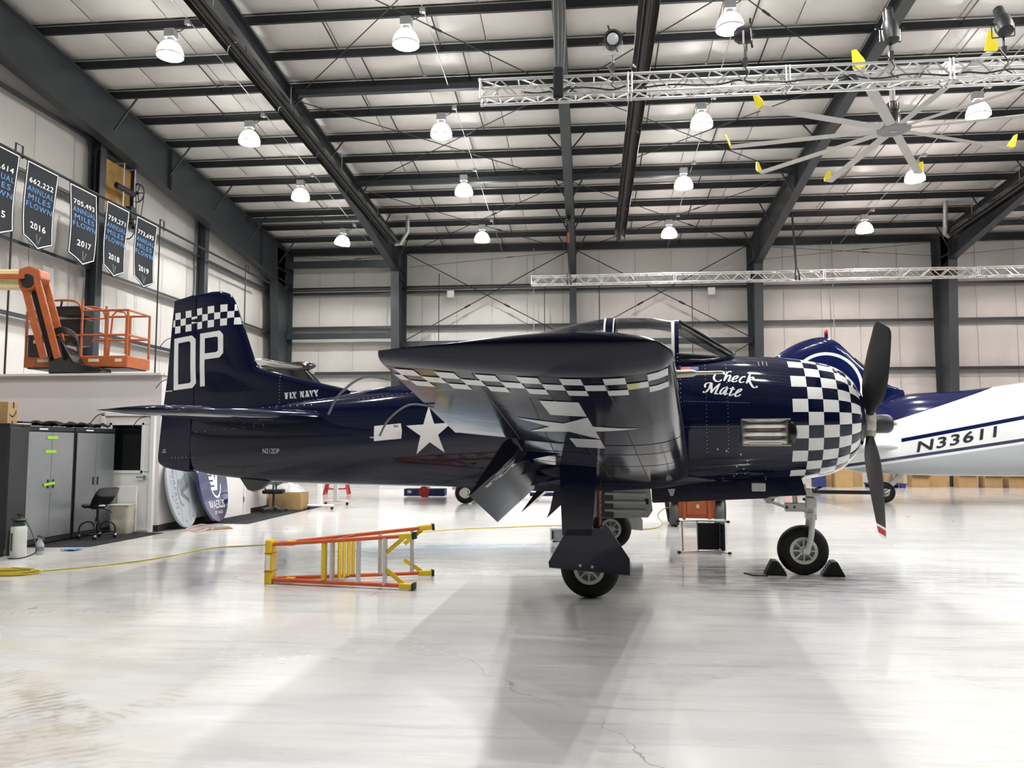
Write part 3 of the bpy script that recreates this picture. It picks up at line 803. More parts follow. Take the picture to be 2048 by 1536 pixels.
# cowling with checker UVs
cow_tab = [(1.775, 1.10, 1.87, 2.64, .725), (2.0, 1.11, 1.87, 2.632, .728), (2.375, 1.135, 1.865, 2.595, .722), (2.65, 1.175, 1.86, 2.54, .69), (2.8, 1.225, 1.855, 2.49, .645), (2.92, 1.305, 1.85, 2.41, .565), (3.0, 1.395, 1.845, 2.32, .48), (3.06, 1.50, 1.84, 2.20, .36)]
def cowring(x, n=84):
    return sring(x, *interp(cow_tab, x), e=lerp(2.25, 2.06, min(1, max(0, (x - 1.775) / .5))), n=n)
cxs = [1.762] + [1.8 + .9 * i / 14 for i in range(15)] + [2.72, 2.76, 2.8, 2.84, 2.88, 2.92, 2.95, 2.98, 3.0, 3.02, 3.04, 3.055]
rings = [cowring(x) for x in cxs]
cen = Vector((0, 0, 1.848))
def shrink(r, dx, k): return [(p[0] + dx, p[1] * k, 1.848 + (p[2] - 1.848) * k) for p in r]
last = rings[-1]
rings += [shrink(last, .028, .96), shrink(last, .030, .90), shrink(last, -.02, .84), shrink(last, -.12, .82)]
cb = MB().loft(rings, caps=False)
cowl = cb.build('cowling', 'navy_cowl', T28, smooth=50, fixn=True)
# UV: u counts squares along the cowl, v around it
ucut = [(2.235, 0), (2.405, 1), (2.57, 2), (2.745, 3), (2.89, 4), (3.02, 5), (3.2, 7)]
me = cowl.data; uvl = me.uv_layers.new(name='UVMap'); n84 = 84
for p in me.polygons:
    ks = [v % n84 for v in p.vertices]
    for li in p.loop_indices:
        vi = me.loops[li].vertex_index; co = me.vertices[vi].co; k = vi % n84
        ang = math.degrees(atan2(co.y, co.z - 1.86)) % 360
        if max(ks) - min(ks) > 40 and ang < 180: ang += 360
        if max(ks) - min(ks) <= 40 and min(ks) == 0 and ang > 180: ang -= 360
        if max(ks) - min(ks) <= 40 and max(ks) > 70 and ang < 90: ang += 360
        x = co.x
        if x < 2.235: u = (x - 2.235) / .17
        else:
            for (a, ua), (b_, ub) in zip(ucut, ucut[1:]):
                if a <= x <= b_: u = lerp(ua, ub, (x - a) / (b_ - a)); break
            else: u = 8
        if vi // n84 >= len(cxs): u = 8
        uvl.data[li].uv = (u, ang / 12.0 + 9.092)
# aircraft frame of reference for flat print
def bvh(obs):
    vs, fs = [], []
    for o in obs:
        b = len(vs); vs += [v.co.copy() for v in o.data.vertices]; fs += [tuple(i + b for i in p.vertices) for p in o.data.polygons]
    return BVHTree.FromPolygons(vs, fs)
# ---- fin, rudder
LEt = [(1.9, -3.0), (2.28, -3.32), (2.45, -4.06), (2.60, -4.72), (2.66, -4.82), (2.74, -4.87), (3.23, -5.055), (3.53, -5.17), (3.66, -5.24), (3.72, -5.30), (3.75, -5.42)]
TEt = [(1.24, -6.24), (1.30, -6.33), (1.37, -6.362), (1.96, -6.318), (2.55, -6.252), (3.245, -6.21), (3.60, -6.18), (3.66, -6.14), (3.75, -5.6)]
def lin(tab, x):
    if x <= tab[0][0]: return tab[0][1]
    for (a, b_), (c_, d_) in zip(tab, tab[1:]):
        if a <= x <= c_: return lerp(b_, d_, (x - a) / (c_ - a))
    return tab[-1][1]
def af(u, t=.12):
    u = min(max(u, 0), 1)
    return 5 * t * (.2969 * sqrt(u) - .126 * u - .3516 * u * u + .2843 * u ** 3 - .1036 * u ** 4)
XH = -5.80
def fin_half(z, x):
    le, te = lin(LEt, z), lin(TEt, z)
    c0 = min(le - te, 1.75); u = (le - x) / (le - te)
    th = lerp(.135, .085, (z - 2.0) / 1.75) if z > 2 else .135
    if z > 3.62: th *= sqrt(max(0.02, 1 - ((z - 3.62) / .135) ** 2))
    return max(af(u, 1.0) * th, .002)
def vsurf(z0, z1, xa, xb, nz, nx, name):
    b = MB(); rings = []
    for i in range(nz + 1):
        z = lerp(z0, z1, i / nz); a = xa(z); e = xb(z)
        up = [(lerp(a, e, (j / nx) ** 1.5), None) for j in range(nx + 1)]
        ring = [(x, -fin_half(z, x), z) for x, _ in up] + [(x, fin_half(z, x), z) for x, _ in reversed(up)]
        rings.append(ring)
    return b.loft(rings).build(name, 'navy', T28, smooth=50)
fin = vsurf(1.95, 3.752, lambda z: lin(LEt, z), lambda z: XH + .0 if z < 3.7 else max(XH, lin(TEt, z) + .02), 44, 22, 'fin')
def rud_half(z, x):
    if z < 2.05:
        w0 = lerp(.068, .072, (z - 1.2) / .85); return max(w0 * (1 - (XH - .012 - x) / (XH - lin(TEt, z)) * .93), .003)
    return lerp(fin_half(z, x), fin_half(z, x), 1)
b = MB(); rings = []
for i in range(41):
    z = lerp(1.175, 1.40, i / 8) if i <= 8 else lerp(1.40, 3.71, (i - 8) / 32); te = lin(TEt, z)
    if z < 1.40: te = interp([(1.175, -5.86), (1.20, -6.06), (1.235, -6.24), (1.28, -6.325), (1.33, -6.356), (1.40, -6.361)], z)[0]
    if z > 3.58: te = lerp(-6.18, -5.9, max(0, (z - 3.655) / .055)) if z > 3.655 else -6.18
    a = XH - .014; xs_ = [lerp(a, te, j / 10) for j in range(11)]
    rings.append([(x, -rud_half(z, x), z) for x in xs_] + [(x, rud_half(z, x), z) for x in reversed(xs_)])
rud = b.loft(rings).build('rudder', 'navy', T28, smooth=50)
# ---- horizontal tail
def hsec(y, le, te, th, z, n=16):
    ch = le - te; up = []; dn = []
    for j in range(n + 1):
        u = (j / n) ** 1.6; x = le - ch * u; h = af(u, 1.0) * th
        up.append((x, y, z + h)); dn.append((x, y, z - h))
    return up + dn[::-1][1:-1]
for sd in (-1, 1):
    secs = []
    for y, le, te, th in ((.05, -3.55, -5.62, .17), (.35, -3.72, -5.58, .15), (1.0, -3.86, -5.50, .135), (1.9, -4.05, -5.38, .105), (2.35, -4.17, -5.30, .088), (2.55, -4.26, -5.26, .078), (2.66, -4.38, -5.22, .06), (2.72, -4.55, -5.19, .035), (2.74, -4.75, -5.18, .008)):
        secs.append(hsec(sd * y, le, te, th * 1.45, 1.925))
    MB().loft(secs).build('stabilizer', 'navy', T28, smooth=50)
# ---- wing
WLE = [(0, 1.10), (.65, 1.08), (6.0, .925)]
WTE = [(0, -1.30), (.65, -1.235), (3.65, -.915), (6.0, -.665)]
def wz(y): return 1.205 + .1405 * max(0, y - .5)     # mid line
def wsec(y, le, te, th, z, sd, xcut=None, n=26, cam_=.018):
    """closed section from le back to te (or to xcut, squared off)"""
    ch = le - te; up = []; dn = []; e = 1.0 if xcut is None else (le - xcut) / ch
    for j in range(n + 1):
        u = e * (j / n) ** 1.7; x = le - ch * u; h = af(u, 1.0) * th; m = cam_ * ch * 4 * u * (1 - u) + .02 * (1 - u) * ch * .5
        up.append((x, sd * y, z + m + h)); dn.append((x, sd * y, z + m - h))
    return up + dn[::-1][:-1]
def wth(y): return lerp(.40, .235, y / 6.0)
def hingex(y): return lerp(-.68, -.37, (y - .75) / 2.85)
wing_objs = []
for sd in (-1, 1):
    secs = [wsec(y, lin(WLE, y), lin(WTE, y), wth(y), wz(y), sd, hingex(max(y, .75)) - .02) for y in (.0, .4, .75, 1.5, 2.2, 2.9, 3.62)]
    wi = MB().loft(secs).build('wing', 'navy_wing', T28, smooth=45)
    secs = [wsec(y, lin(WLE, y), lin(WTE, y), wth(y), wz(y), sd) for y in (3.66, 4.2, 5.0, 5.6, 6.0)]
    wo = MB().loft(secs).build('wing', 'navy_wing', T28, smooth=45)
    y0 = 6.004; secs = []
    for i in range(10):
        a = i / 9 * pi / 2; k = cos(a); y = y0 + .16 * sin(a)
        k = max(k, .04); zc = wz(6.0) + .055 * (1 - k) + .0225
        s_ = wsec(6.0, .925 - .10 * (1 - k) , -.665 + .02 * (1 - k), wth(6.0) * k, wz(y) + .05 * (1 - k), sd)
        secs.append([(p[0], sd * y, p[2]) for p in s_])
    MB().loft(secs).build('wing_tip', 'navy_wing', T28, smooth=60)
    if sd < 0: wing_objs = [wi, wo]
    # flap, drooped
    secs = []; A = radians(-46)
    for y in (.78, 1.7, 2.6, 3.58):
        hx = hingex(y) - .03; hz = wz(y) - .10 - .02 * (1 - y / 3.6); ch = lerp(.70, .59, (y - .78) / 2.8)
        pr = [(0, .05), (.02, .085), (-.06, .10), (-.25, .065), (-ch, .004), (-ch, -.004), (-.3, -.03), (-.08, -.045), (.01, -.02)]
        secs.append([(hx + p * cos(A) - q * sin(-A), sd * y, hz + p * sin(-A) + q * cos(A)) for p, q in pr])
    fo = MB().loft(secs).build('flap', 'navy_flap', T28, smooth=30)
    if sd < 0: flap_near = fo
    for y in (1.2, 2.4, 3.3):
        hx = hingex(y)
        MB().prism([(hx + .35, wz(y) - .13), (hx - .05, wz(y) - .10), (hx - .14, wz(y) - .20), (hx - .10, wz(y) - .23), (hx + .02, wz(y) - .19)], -.012, .012, Matrix.Translation((0, sd * y, 0)) @ Matrix.Rotation(pi / 2, 4, 'X')).build('flap_hinge', 'navy', T28)
    # wing root fillet
    rg = []
    for i in range(25):
        x = lerp(1.60, -2.3, i / 24); f = max(0, sin(pi * i / 24)) ** .9
        zb, _, _, hw = interp(fus_tab, x)
        yb = lerp(hw * .25, hw * .82, f)
        rg.append([(x, sd * (yb - .10), zb + .02), (x, sd * (yb + .06 * f), zb + lerp(.03, -.004, f)), (x, sd * (yb + .15 * f), zb + .06 * f + .04), (x, sd * (yb + .13 * f + .0), zb + .10 + .12 * f), (x, sd * (yb + .07 * f), zb + .12 + .26 * f), (x, sd * (yb + .0), zb + .12 + .38 * f), (x, sd * (yb - .10), zb + .12 + .38 * f)])
    MB().loft(rg).build('root_fairing', 'navy', T28, smooth=60)
# nav light in the near tip, landing light blister
MB().sphere((-.02, -6.085, 2.058), .05, 14, 8, (1.25, .8, .55)).build('nav_light', 'nav_green', T28, smooth=180)
# ---- canopy and windshield
can_tab = [(-2.05, 2.50, .22), (-1.7, 2.68, .36), (-1.2, 2.87, .43), (-.71, 3.025, .455), (-.16, 3.135, .46), (.1, 3.168, .46), (.56, 3.163, .455), (.93, 3.103, .45)]
def can_ring(x, zt, hw, n=28, zb=2.45):
    out = []
    for k in range(n + 1):
        t = pi * k / n; s_, c_ = sin(t), cos(t)
        out.append((x, hw * math.copysign(abs(c_) ** .8, c_), zb + (zt - zb) * s_ ** .72))
    return out
xs = [lerp(-2.05, .93, i / 34) for i in range(35)]
MB().loft([can_ring(x, *interp(can_tab, x)) for x in xs], caps=False, closed=False).build('canopy', 'canopy_glass', T28, smooth=180, fixn=False)
def bow(x, w_, name, m, k=1.012, par=T28):
    r0 = can_ring(x - w_ / 2, *[v * 1 for v in interp(can_tab, x - w_ / 2)]); r1 = can_ring(x + w_ / 2, *interp(can_tab, x + w_ / 2))
    f = lambda r, k_: [(p[0], p[1] * k_, 2.45 + (p[2] - 2.45) * k_) for p in r]
    MB().loft([f(r0, .985), f(r0, k), f(r1, k), f(r1, .985)], caps=False, closed=False).build(name, m, par, smooth=30)
bow(.13, .075, 'canopy_bow', 'navy'); bow(.075, .022, 'bow_seal', 'gear_white', 1.006); bow(.185, .014, 'bow_seal', 'gear_white', 1.006); bow(.915, .045, 'bow_seal', 'gear_white', 1.008); bow(.955, .05, 'canopy_bow', 'navy', 1.02); 
# windshield: flat centre panel and two curved sides
WT = [(.98, .16, 3.085), (.98, -.16, 3.085)]; WB = [(1.62, .17, 2.68), (1.62, -.17, 2.68)]
wsL = []
for t in [i / 10 for i in range(11)]:
    x = lerp(.98, 1.62, t); zt = lerp(3.085, 2.68, t); hw = lerp(.445, .36, t); ring = []
    for k in range(15):
        a = pi * k / 14; ring.append((x, hw * math.copysign(abs(cos(a)) ** .7, cos(a)), 2.5 + (zt - 2.5) * sin(a) ** .55))
    wsL.append(ring)
MB().loft(wsL, caps=False, closed=False).build('windshield', 'canopy_glass', T28, smooth=180, fixn=False)
for sd in (-1, 1):
    MB().tube([(.99, sd * .20, 3.085), (1.30, sd * .20, 2.885), (1.63, sd * .19, 2.665)], .018, 8).build('windshield_frame', 'black', T28, smooth=60)
    MB().tube(smooth_pts([(1.64, sd * .19, 2.66), (1.55, sd * .33, 2.60), (1.30, sd * .42, 2.56), (.99, sd * .45, 2.56)], 5), .022, 8).build('windshield_frame', 'navy', T28, smooth=60)
    MB().box((-.35, sd * .44, 2.50), (2.7, .04, .06)).build('canopy_rail', 'navy', T28)
MB().prism([(.75, 2.5), (.80, 2.62), (1.0, 2.675), (1.4, 2.64), (1.6, 2.55)], -.30, .30, Matrix.Rotation(pi / 2, 4, 'X')).build('glare_shield', 'black', T28, bev=.02)
for x in (.30, -.85):
    MB().box((x, 0, 2.62), (.16, .34, .42)).build('seat_back', 'black_cloth', T28, bev=.05)
# ---- exhaust bay
ex = MB(); rg = []
for i in range(13):
    x = lerp(1.672, 2.17, i / 12); ring = []
    for j in range(21):
        z = lerp(1.555, 1.83, j / 20); g_ = .016 * (abs(((j / 20) * 3.0) % 1 - .5) * 2) ** 3 if .12 < i / 12 < .88 else .0
        ring.append((x, -(.744 - .10 * (z - 1.86) ** 2 + .010 - g_ + .02 * (x - 1.67)), z))
    rg.append(ring)
ex.loft(rg, caps=False, closed=False)
exo = ex.build('exhaust_panel', 'steel_bright', T28, smooth=60)
fr_ = MB()
for p_, q_ in (((1.665, -.765, 1.545), (2.2, -.782, 1.545)), ((1.665, -.757, 1.84), (2.2, -.772, 1.84)), ((1.668, -.762, 1.54), (1.668, -.757, 1.845)), ((2.165, -.785, 1.54), (2.165, -.775, 1.845))): fr_.beam(p_, q_, .02, .035, (0, 1, 0))
fr_.build('exhaust_frame', 'steel_bright', exo, bev=.006)
MB().sphere((2.215, -.735, 1.69), .13, 20, 10, (.45, .33, 1.0)).build('exhaust_opening', 'black_gloss', T28, smooth=180)
# ---- engine face and propeller
MB().lathe([(.36, 0), (.34, .02), (.20, .05), (.17, .20), (.12, .26)], 24, Matrix.Translation((2.78, 0, 1.80)) @ Matrix.Rotation(pi / 2, 4, 'Y')).build('engine_case', 'grey_plastic', T28, smooth=40)
for k in range(9):
    a = 2 * pi * k / 9
    MB().cyl((2.72, .16 * sin(a), 1.82 + .16 * cos(a)), (2.72, .44 * sin(a), 1.82 + .44 * cos(a)), .085, n=14).build('engine_cylinder', 'black', T28, smooth=40)
hub = MB().lathe([(.085, 3.07), (.10, 3.10), (.105, 3.13), (.13, 3.15), (.135, 3.22), (.12, 3.25), (.10, 3.265)], 20, Matrix.Translation((0, 0, 1.80)) @ Matrix.Rotation(pi / 2, 4, 'Y'))
hub = hub.build('propeller_hub', 'prop_hub', T28, smooth=35)
MB().lathe([(.108, 3.262), (.112, 3.28), (.112, 3.40), (.10, 3.435), (.07, 3.46), (.035, 3.468)], 24, Matrix.Translation((0, 0, 1.80)) @ Matrix.Rotation(pi / 2, 4, 'Y')).build('propeller_dome', 'prop_dome', T28, smooth=40)
MB().cyl((3.465, 0, 1.80), (3.505, 0, 1.80), .022, n=10).build('dome_cap', 'prop_hub', T28)
blade_tab = [(.10, .085, .085, 60), (.20, .10, .08, 58), (.35, .20, .055, 54), (.55, .285, .042, 47), (.80, .315, .032, 40), (1.05, .305, .025, 35), (1.28, .275, .019, 31), (1.40, .26, .015, 29), (1.47, .225, .012, 28), (1.50, .17, .008, 28)]
def blade_sec(r):
    c_, t_, p_ = interp(blade_tab, r); a = radians(p_ + 4)
    out = []
    for k in range(14):
        q = 2 * pi * k / 14
        u = c_ / 2 * cos(q); v_ = t_ / 2 * sin(q)
        out.append((u * sin(a) + v_ * cos(a), -u * cos(a) + v_ * sin(a), r * .92))
    return out
rs_ = [.10, .15, .2, .27, .35, .45, .55, .68, .8, .92, 1.05, 1.17, 1.28, 1.35, 1.40, 1.44, 1.47, 1.49, 1.50]
bl = MB().loft([blade_sec(r) for r in rs_ if r <= 1.36])
bl_full = MB().loft([blade_sec(r) for r in rs_])
blade = bl.build('propeller_blade', 'prop_black', T28, smooth=50)
def place_blade(o, ang): o.location = (3.19, 0, 1.80); o.rotation_euler = (ang, 0, 0)
angs = [radians(39), radians(39 + 120), radians(39 + 240)]
# rotation about x: positive turns +z towards -y
for i, a in enumerate(angs):
    bo = bl_full.build('propeller_blade', 'prop_black', T28, smooth=50) if i == 0 else blade if i == 1 else mesh_copy(blade, 'propeller_blade', T28)
    place_blade(bo, a)
    for (ra, rb), m, nm in (((1.36, 1.39), 'decal_white', 'tip_band'), ((1.39, 1.47), 'red', 'tip_band'), ((1.47, 1.50), 'decal_white', 'tip_band')):
        if i == 0: continue
        if i == 1: globals()['tb_%d' % int(ra * 100)] = MB().loft([blade_sec(lerp(ra, rb, t / 4)) for t in range(5)]).build(nm, m, bo, smooth=50)
        else: mesh_copy(globals()['tb_%d' % int(ra * 100)], nm, bo)
    MB().lathe([(.075, .05), (.08, .09), (.072, .14), (.058, .17)], 16).build('blade_clamp', 'prop_hub', bo, smooth=40)
# ---- landing gear
def wheel(par, c_, R, wd, rim, spokes=8, hubm='gear_white', name='wheel'):
    Mx = Matrix.Translation(c_) @ Matrix.Rotation(pi / 2, 4, 'X')
    pr = [(rim, -wd * .42), (rim + .02, -wd * .5), (R - .075, -wd * .52), (R - .03, -wd * .40), (R - .006, -wd * .2), (R, 0), (R - .006, wd * .2), (R - .03, wd * .40), (R - .075, wd * .52), (rim + .02, wd * .5), (rim, wd * .42), (rim, -wd * .42)]
    t = MB().lathe(pr, 44, Mx, caps=False)
    for v in t.v:                        # weight flattens the tyre on the floor
        if v.z < .0: v.z = .0 + .3 * 0
    to = t.build('tyre', 'tyre', par, smooth=40)
    rm = MB().lathe([(rim + .012, -wd * .47), (rim + .012, -wd * .50), (rim - .022, -wd * .50), (rim - .03, -wd * .30), (rim - .03, wd * .30), (rim - .022, wd * .5), (rim + .012, wd * .5), (rim + .012, wd * .47)], 36, Mx, caps=False)
    for k in range(spokes):
        a = 2 * pi * k / spokes
        for sgn in (-1, 1): rm.beam(Mx @ Vector((.04 * cos(a), .04 * sin(a), sgn * wd * .38)), Mx @ Vector(((rim - .02) * cos(a), (rim - .02) * sin(a), sgn * wd * .42)), .014, .05, (0, 1, 0))
    rm.lathe([(.055, -wd * .46), (.055, wd * .46)], 18, Mx)
    ro = rm.build('wheel_rim', hubm, par, smooth=35)
    MB().lathe([(rim - .025, -.012), (rim - .025, .012)], 30, Mx).build('wheel_disc', 'galv', ro, smooth=35)
    return to
for sd in (-1, 1):
    yw = sd * 1.965; R = .302
    wheel(T28, (0.045 if sd < 0 else -.05, yw, R - .006), R, .20, .145)
    yo = sd * 2.16; xo = 0 if sd < 0 else -.05
    # leg
    MB().cyl((xo, sd * 1.98, 1.25), (xo, sd * 1.98, .62), .06, n=16).cyl((xo, sd * 1.98, .66), (xo + .02, sd * 1.98, .40), .042, n=16).build('gear_leg', 'gear_white', T28, smooth=40)
    MB().prism([(xo - .03, .50), (xo + .12, .50), (xo + .07, .26), (xo + .02, .26)], -.03, .03, Matrix.Translation((0, sd * 2.09, 0)) @ Matrix.Rotation(pi / 2, 4, 'X')).cyl((.045 + xo, sd * 2.12, .30), (.045 + xo, sd * 1.86, .30), .03, n=12).build('axle', 'gear_white', T28)
    # strut door and wheel door (navy outside, white inside)
    P1 = [(xo - .235, 1.36), (xo + .145, 1.36), (xo + .12, 1.0), (xo + .085, .64), (xo - .21, .64), (xo - .225, 1.0)]
    P2 = [(xo - .16, .70), (xo + .26, .715), (xo + .46, .42), (xo + .462, .262), (xo - .345, .315), (xo - .352, .37)]
    for nm, P in (('strut_door', P1), ('wheel_door', P2)):
        Mx = Matrix.Translation((0, yo, 0)) @ Matrix.Rotation(pi / 2, 4, 'X')
        do = MB().prism(P, -.012, .012, Mx).build(nm, 'navy', T28)
        off = -sd * .022
        MB().prism([(lerp(xo, x, .985), z) for x, z in P], -.008, .008, Matrix.Translation((0, yo + off, 0)) @ Matrix.Rotation(pi / 2, 4, 'X')).build('door_liner', 'gear_white', do)
    if sd > 0:
        for z in (.80, .92, 1.04, 1.16): MB().beam((xo - .2, yo - .045, z), (xo + .1, yo - .045, z), .03, .035).build('door_rib', 'gear_white', T28)
    for z, x in ((.345, xo - .03), (.335, xo + .09)): MB().cyl((x, yo + sd * .012, z), (x, yo + sd * .022, z), .014, n=12).build('door_bolt', 'bolt', T28)
# white inner wheel-well door under the belly
for sd in (-1, 1):
    P = [(-.55, 1.06), (.52, 1.12), (.56, .68), (.50, .59), (-.10, .57), (-.50, .64)]
    do = MB().prism(P, -.014, .014, Matrix.Translation((.05, sd * .62 if sd > 0 else .52, 0)) @ Matrix.Rotation(pi / 2, 4, 'X')) if sd > 0 else None
    if do:
        do = do.build('well_door', 'gear_white', T28)
        for z in (.68, .79, .90, 1.0): MB().tube([(-.02, .60, z), (.15, .585, z), (.42, .585, z), (.52, .60, z)], .022, 8).build('stiffener', 'gear_white', do, smooth=60)
        MB().box((-.02, .592, .78), (.22, .01, .40)).build('well_panel', 'grey_panel', do)
        MB().box((.535, .597, .80), (.05, .012, .07)).build('placard', 'black', do)
# nose gear
ng = 2.40
wheel(T28, (ng + .0, -.02, .292), .298, .185, .148)
leg = MB()
leg.tube(smooth_pts([(ng + .10, -.155, .72), (ng + .095, -.16, .62), (ng + .075, -.155, .45), (ng + .035, -.15, .30), (ng + .02, -.15, .265)], 5), [.034] * 21, 12)
leg.tube(smooth_pts([(ng + .10, .115, .72), (ng + .095, .12, .62), (ng + .075, .115, .45), (ng + .035, .11, .30), (ng + .02, .11, .265)], 5), [.034] * 21, 12)
leg.cyl((ng + .02, -.18, .288), (ng + .02, .14, .288), .034, n=14)
leg.box((ng + .10, -.02, .70), (.09, .32, .07))
leg.build('nose_fork', 'gear_white', T28, smooth=40)
st = MB().cyl((ng + .10, -.02, .68), (ng + .095, -.02, .99), .052, n=18).cyl((ng + .10, -.02, .735), (ng + .10, -.02, .80), .075, n=18)
st.box((ng - .06, -.02, .80), (.26, .14, .10)).cyl((ng - .17, -.08, .80), (ng - .17, .05, .80), .03, n=12)
st.build('nose_strut', 'gear_white', T28, smooth=40, bev=.006)
MB().cyl((ng - .07, -.02, .84), (ng - .085, -.02, .98), .03, n=14).build('shimmy_damper', 'alu', T28, smooth=40)
MB().box((ng - .04, -.02, .985), (.30, .22, .085)).box((ng - .06, -.02, 1.05), (.20, .24, .06)).box((ng + .14, -.06, .95), (.14, .10, .035)).box((ng + .10, -.06, .86), (.12, .13, .12)).build('steering_unit', 'gear_white', T28, bev=.01)
MB().beam((ng - .18, -.07, .80), (ng - .42, -.07, .885), .05, .034).beam((ng - .42, -.07, .885), (ng - .12, -.07, 1.0), .05, .034).build('torque_link', 'gear_white', T28)
for p in ((ng - .18, -.085, .80), (ng - .09, -.075, .805), (ng + .13, -.08, .67), (ng + .02, -.075, .90)): MB().cyl(p, (p[0], p[1] - .015, p[2]), .017, n=10).build('pivot_bolt', 'black', T28)
MB().cyl((ng + .13, -.04, .975), (ng + .13, -.04, 1.03), .02, .008, n=10).build('grease_cap', 'black', T28)
for sd in (-1, 1):
    y = sd * .27
    for nm, P in (('nose_gear_door', [(.62, 1.06), (1.965, 1.15), (1.985, .925), (1.94, .915), (.645, .845), (.63, .86)]), ('nose_gear_door', [(1.97, 1.15), (2.36, 1.19), (2.425, .96), (1.985, .935)])):
        MB().prism(P, -.012, .012, Matrix.Translation((0, y, 0)) @ Matrix.Rotation(pi / 2, 4, 'X')).build(nm, 'navy', T28)
    if sd < 0:
        MB().box((1.88, y - .03, 1.05), (.16, .05, .10)).build('door_latch', 'gear_white', T28, bev=.01)
        MB().prism([(.82, 1.015), (.91, 1.02), (.885, .935), (.85, .935)], -.01, .01, Matrix.Translation((0, y - .025, 0)) @ Matrix.Rotation(pi / 2, 4, 'X')).build('door_hinge', 'gear_white', T28)
# tail bumper, antennas, static wicks, pitot mast on the far wing
MB().prism([(-5.05, 1.10), (-4.55, 1.06), (-4.72, .94), (-4.83, .905), (-4.92, .93)], -.05, .05, Matrix.Rotation(pi / 2, 4, 'X')).build('tail_bumper', 'grey_panel', T28, bev=.015)
MB().prism([(-.60, .99), (-.28, .99), (-.34, .95), (-.70, .62), (-.66, .72)], -.008, .008, Matrix.Translation((0, -.1, 0)) @ Matrix.Rotation(pi / 2, 4, 'X')).build('blade_antenna', 'navy', T28)
wk = lambda p, d: MB().tube(smooth_pts([p, (p[0] - .10 * d, p[1], p[2] - .035), (p[0] - .19, p[1], p[2] - .13)], 4), .0055, 5).build('static_wick', 'black', T28)
for z in (3.10, 2.50): wk((lin(TEt, z) + .01, 0, z), 1)
for y, x in ((-2.55, -5.22), (-1.6, -5.4)): wk((x, y, 1.90), 1)
for y in (-5.75, -4.9): MB().tube(smooth_pts([(-.72 - .0 * y, y, wz(-y) - .02), (-.90, y, wz(-y) + .0), (-1.05, y, wz(-y) - .10), (-1.12, y, wz(-y) - .22)], 4), .0075, 6).build('static_wick', 'grey_plastic', T28)
MB().tube([(.90, -5.3, 1.967), (1.03, -5.3, 1.972), (1.055, -5.3, 1.972), (1.205, -5.3, 1.973)], [.024, .022, .011, .010], 12).build('pitot_tube', 'pitot', T28, smooth=40)

# ---- markings
side = bvh([fus, cowl, fin, rud])
def on_side(off=.0035):
    def f(x, z):
        h = side.ray_cast(Vector((x, -4, z)), Vector((0, 1, 0)))
        if h[0] is None: return Vector((x, -.02, z))
        nrm = h[1] if h[1].y < 0 else -h[1]
        return h[0] + nrm * off
    return f
def px2(x, y, ox, oy, sc, yy):
    """photo pixel -> aircraft x,z at distance yy (used once to size the lettering)"""
    return None
# lettering was measured from the photograph in a small grid: (u,v) -> aircraft metres
def grid_map(u0, v0, x0, z0, sx, sz, kx=0, kz=0):
    return lambda u, v: (x0 + (u - u0) * sx + (v - v0) * kx, z0 + (v - v0) * sz + (u - u0) * kz)
gm = grid_map(235, 805, 1.245, 2.170, .000376, -.000403, 0.0, -.00000)
strokes = [[(890, 300), (895, 235), (830, 212), (740, 222), (650, 275), (590, 360), (585, 430), (630, 490), (700, 510), (760, 500), (815, 460)],
 [(1130, 215), (1060, 212), (1000, 240), (960, 310), (925, 400), (885, 495)], [(920, 430), (970, 370), (1040, 330), (1080, 345), (1060, 420), (1020, 490), (1040, 510), (1095, 490)],
 [(1150, 460), (1230, 440), (1290, 400), (1300, 360), (1250, 355), (1180, 400), (1140, 460), (1145, 515), (1190, 530), (1240, 515), (1285, 490)],
 [(1525, 395), (1490, 375), (1430, 400), (1370, 460), (1350, 520), (1380, 550), (1430, 550), (1490, 530)],
 [(1680, 310), (1640, 390), (1600, 480), (1550, 580)], [(1610, 470), (1660, 430), (1720, 400), (1770, 420), (1740, 460), (1680, 480), (1630, 490)], [(1630, 490), (1660, 560), (1700, 640), (1740, 695), (1790, 710), (1840, 700), (1855, 665)],
 [(320, 680), (300, 640), (320, 590), (380, 555), (450, 548), (520, 560)], [(235, 805), (270, 825), (330, 815), (390, 760), (440, 680), (480, 580), (510, 550)], [(510, 555), (500, 650), (495, 740), (480, 845)], [(480, 845), (560, 750), (650, 660), (770, 575)], [(740, 585), (690, 690), (640, 790), (600, 865)], [(570, 868), (700, 880)],
 [(985, 690), (930, 690), (850, 720), (780, 790), (750, 850), (770, 885), (820, 870), (880, 810), (950, 740), (985, 690)], [(985, 690), (930, 800), (890, 880), (900, 905), (980, 865)],
 [(1150, 680), (1110, 760), (1060, 850), (1030, 910), (1060, 930), (1110, 915), (1160, 880)], [(1040, 725), (1195, 750)],
 [(1230, 870), (1310, 830), (1370, 790), (1385, 750), (1330, 755), (1260, 810), (1210, 880), (1200, 940), (1240, 960), (1300, 940), (1360, 905)]]
G = []
for s_ in strokes:
    P = [gm(u, v) for u, v in s_]
    G.append(nib(P, .024, .0085, 10))
print_mesh('name_lettering', G, on_side(), 'decal_white', T28, .05)
gm2 = grid_map(415, 508, -4.385, 2.185, .000423, -.000423, 0, 0)
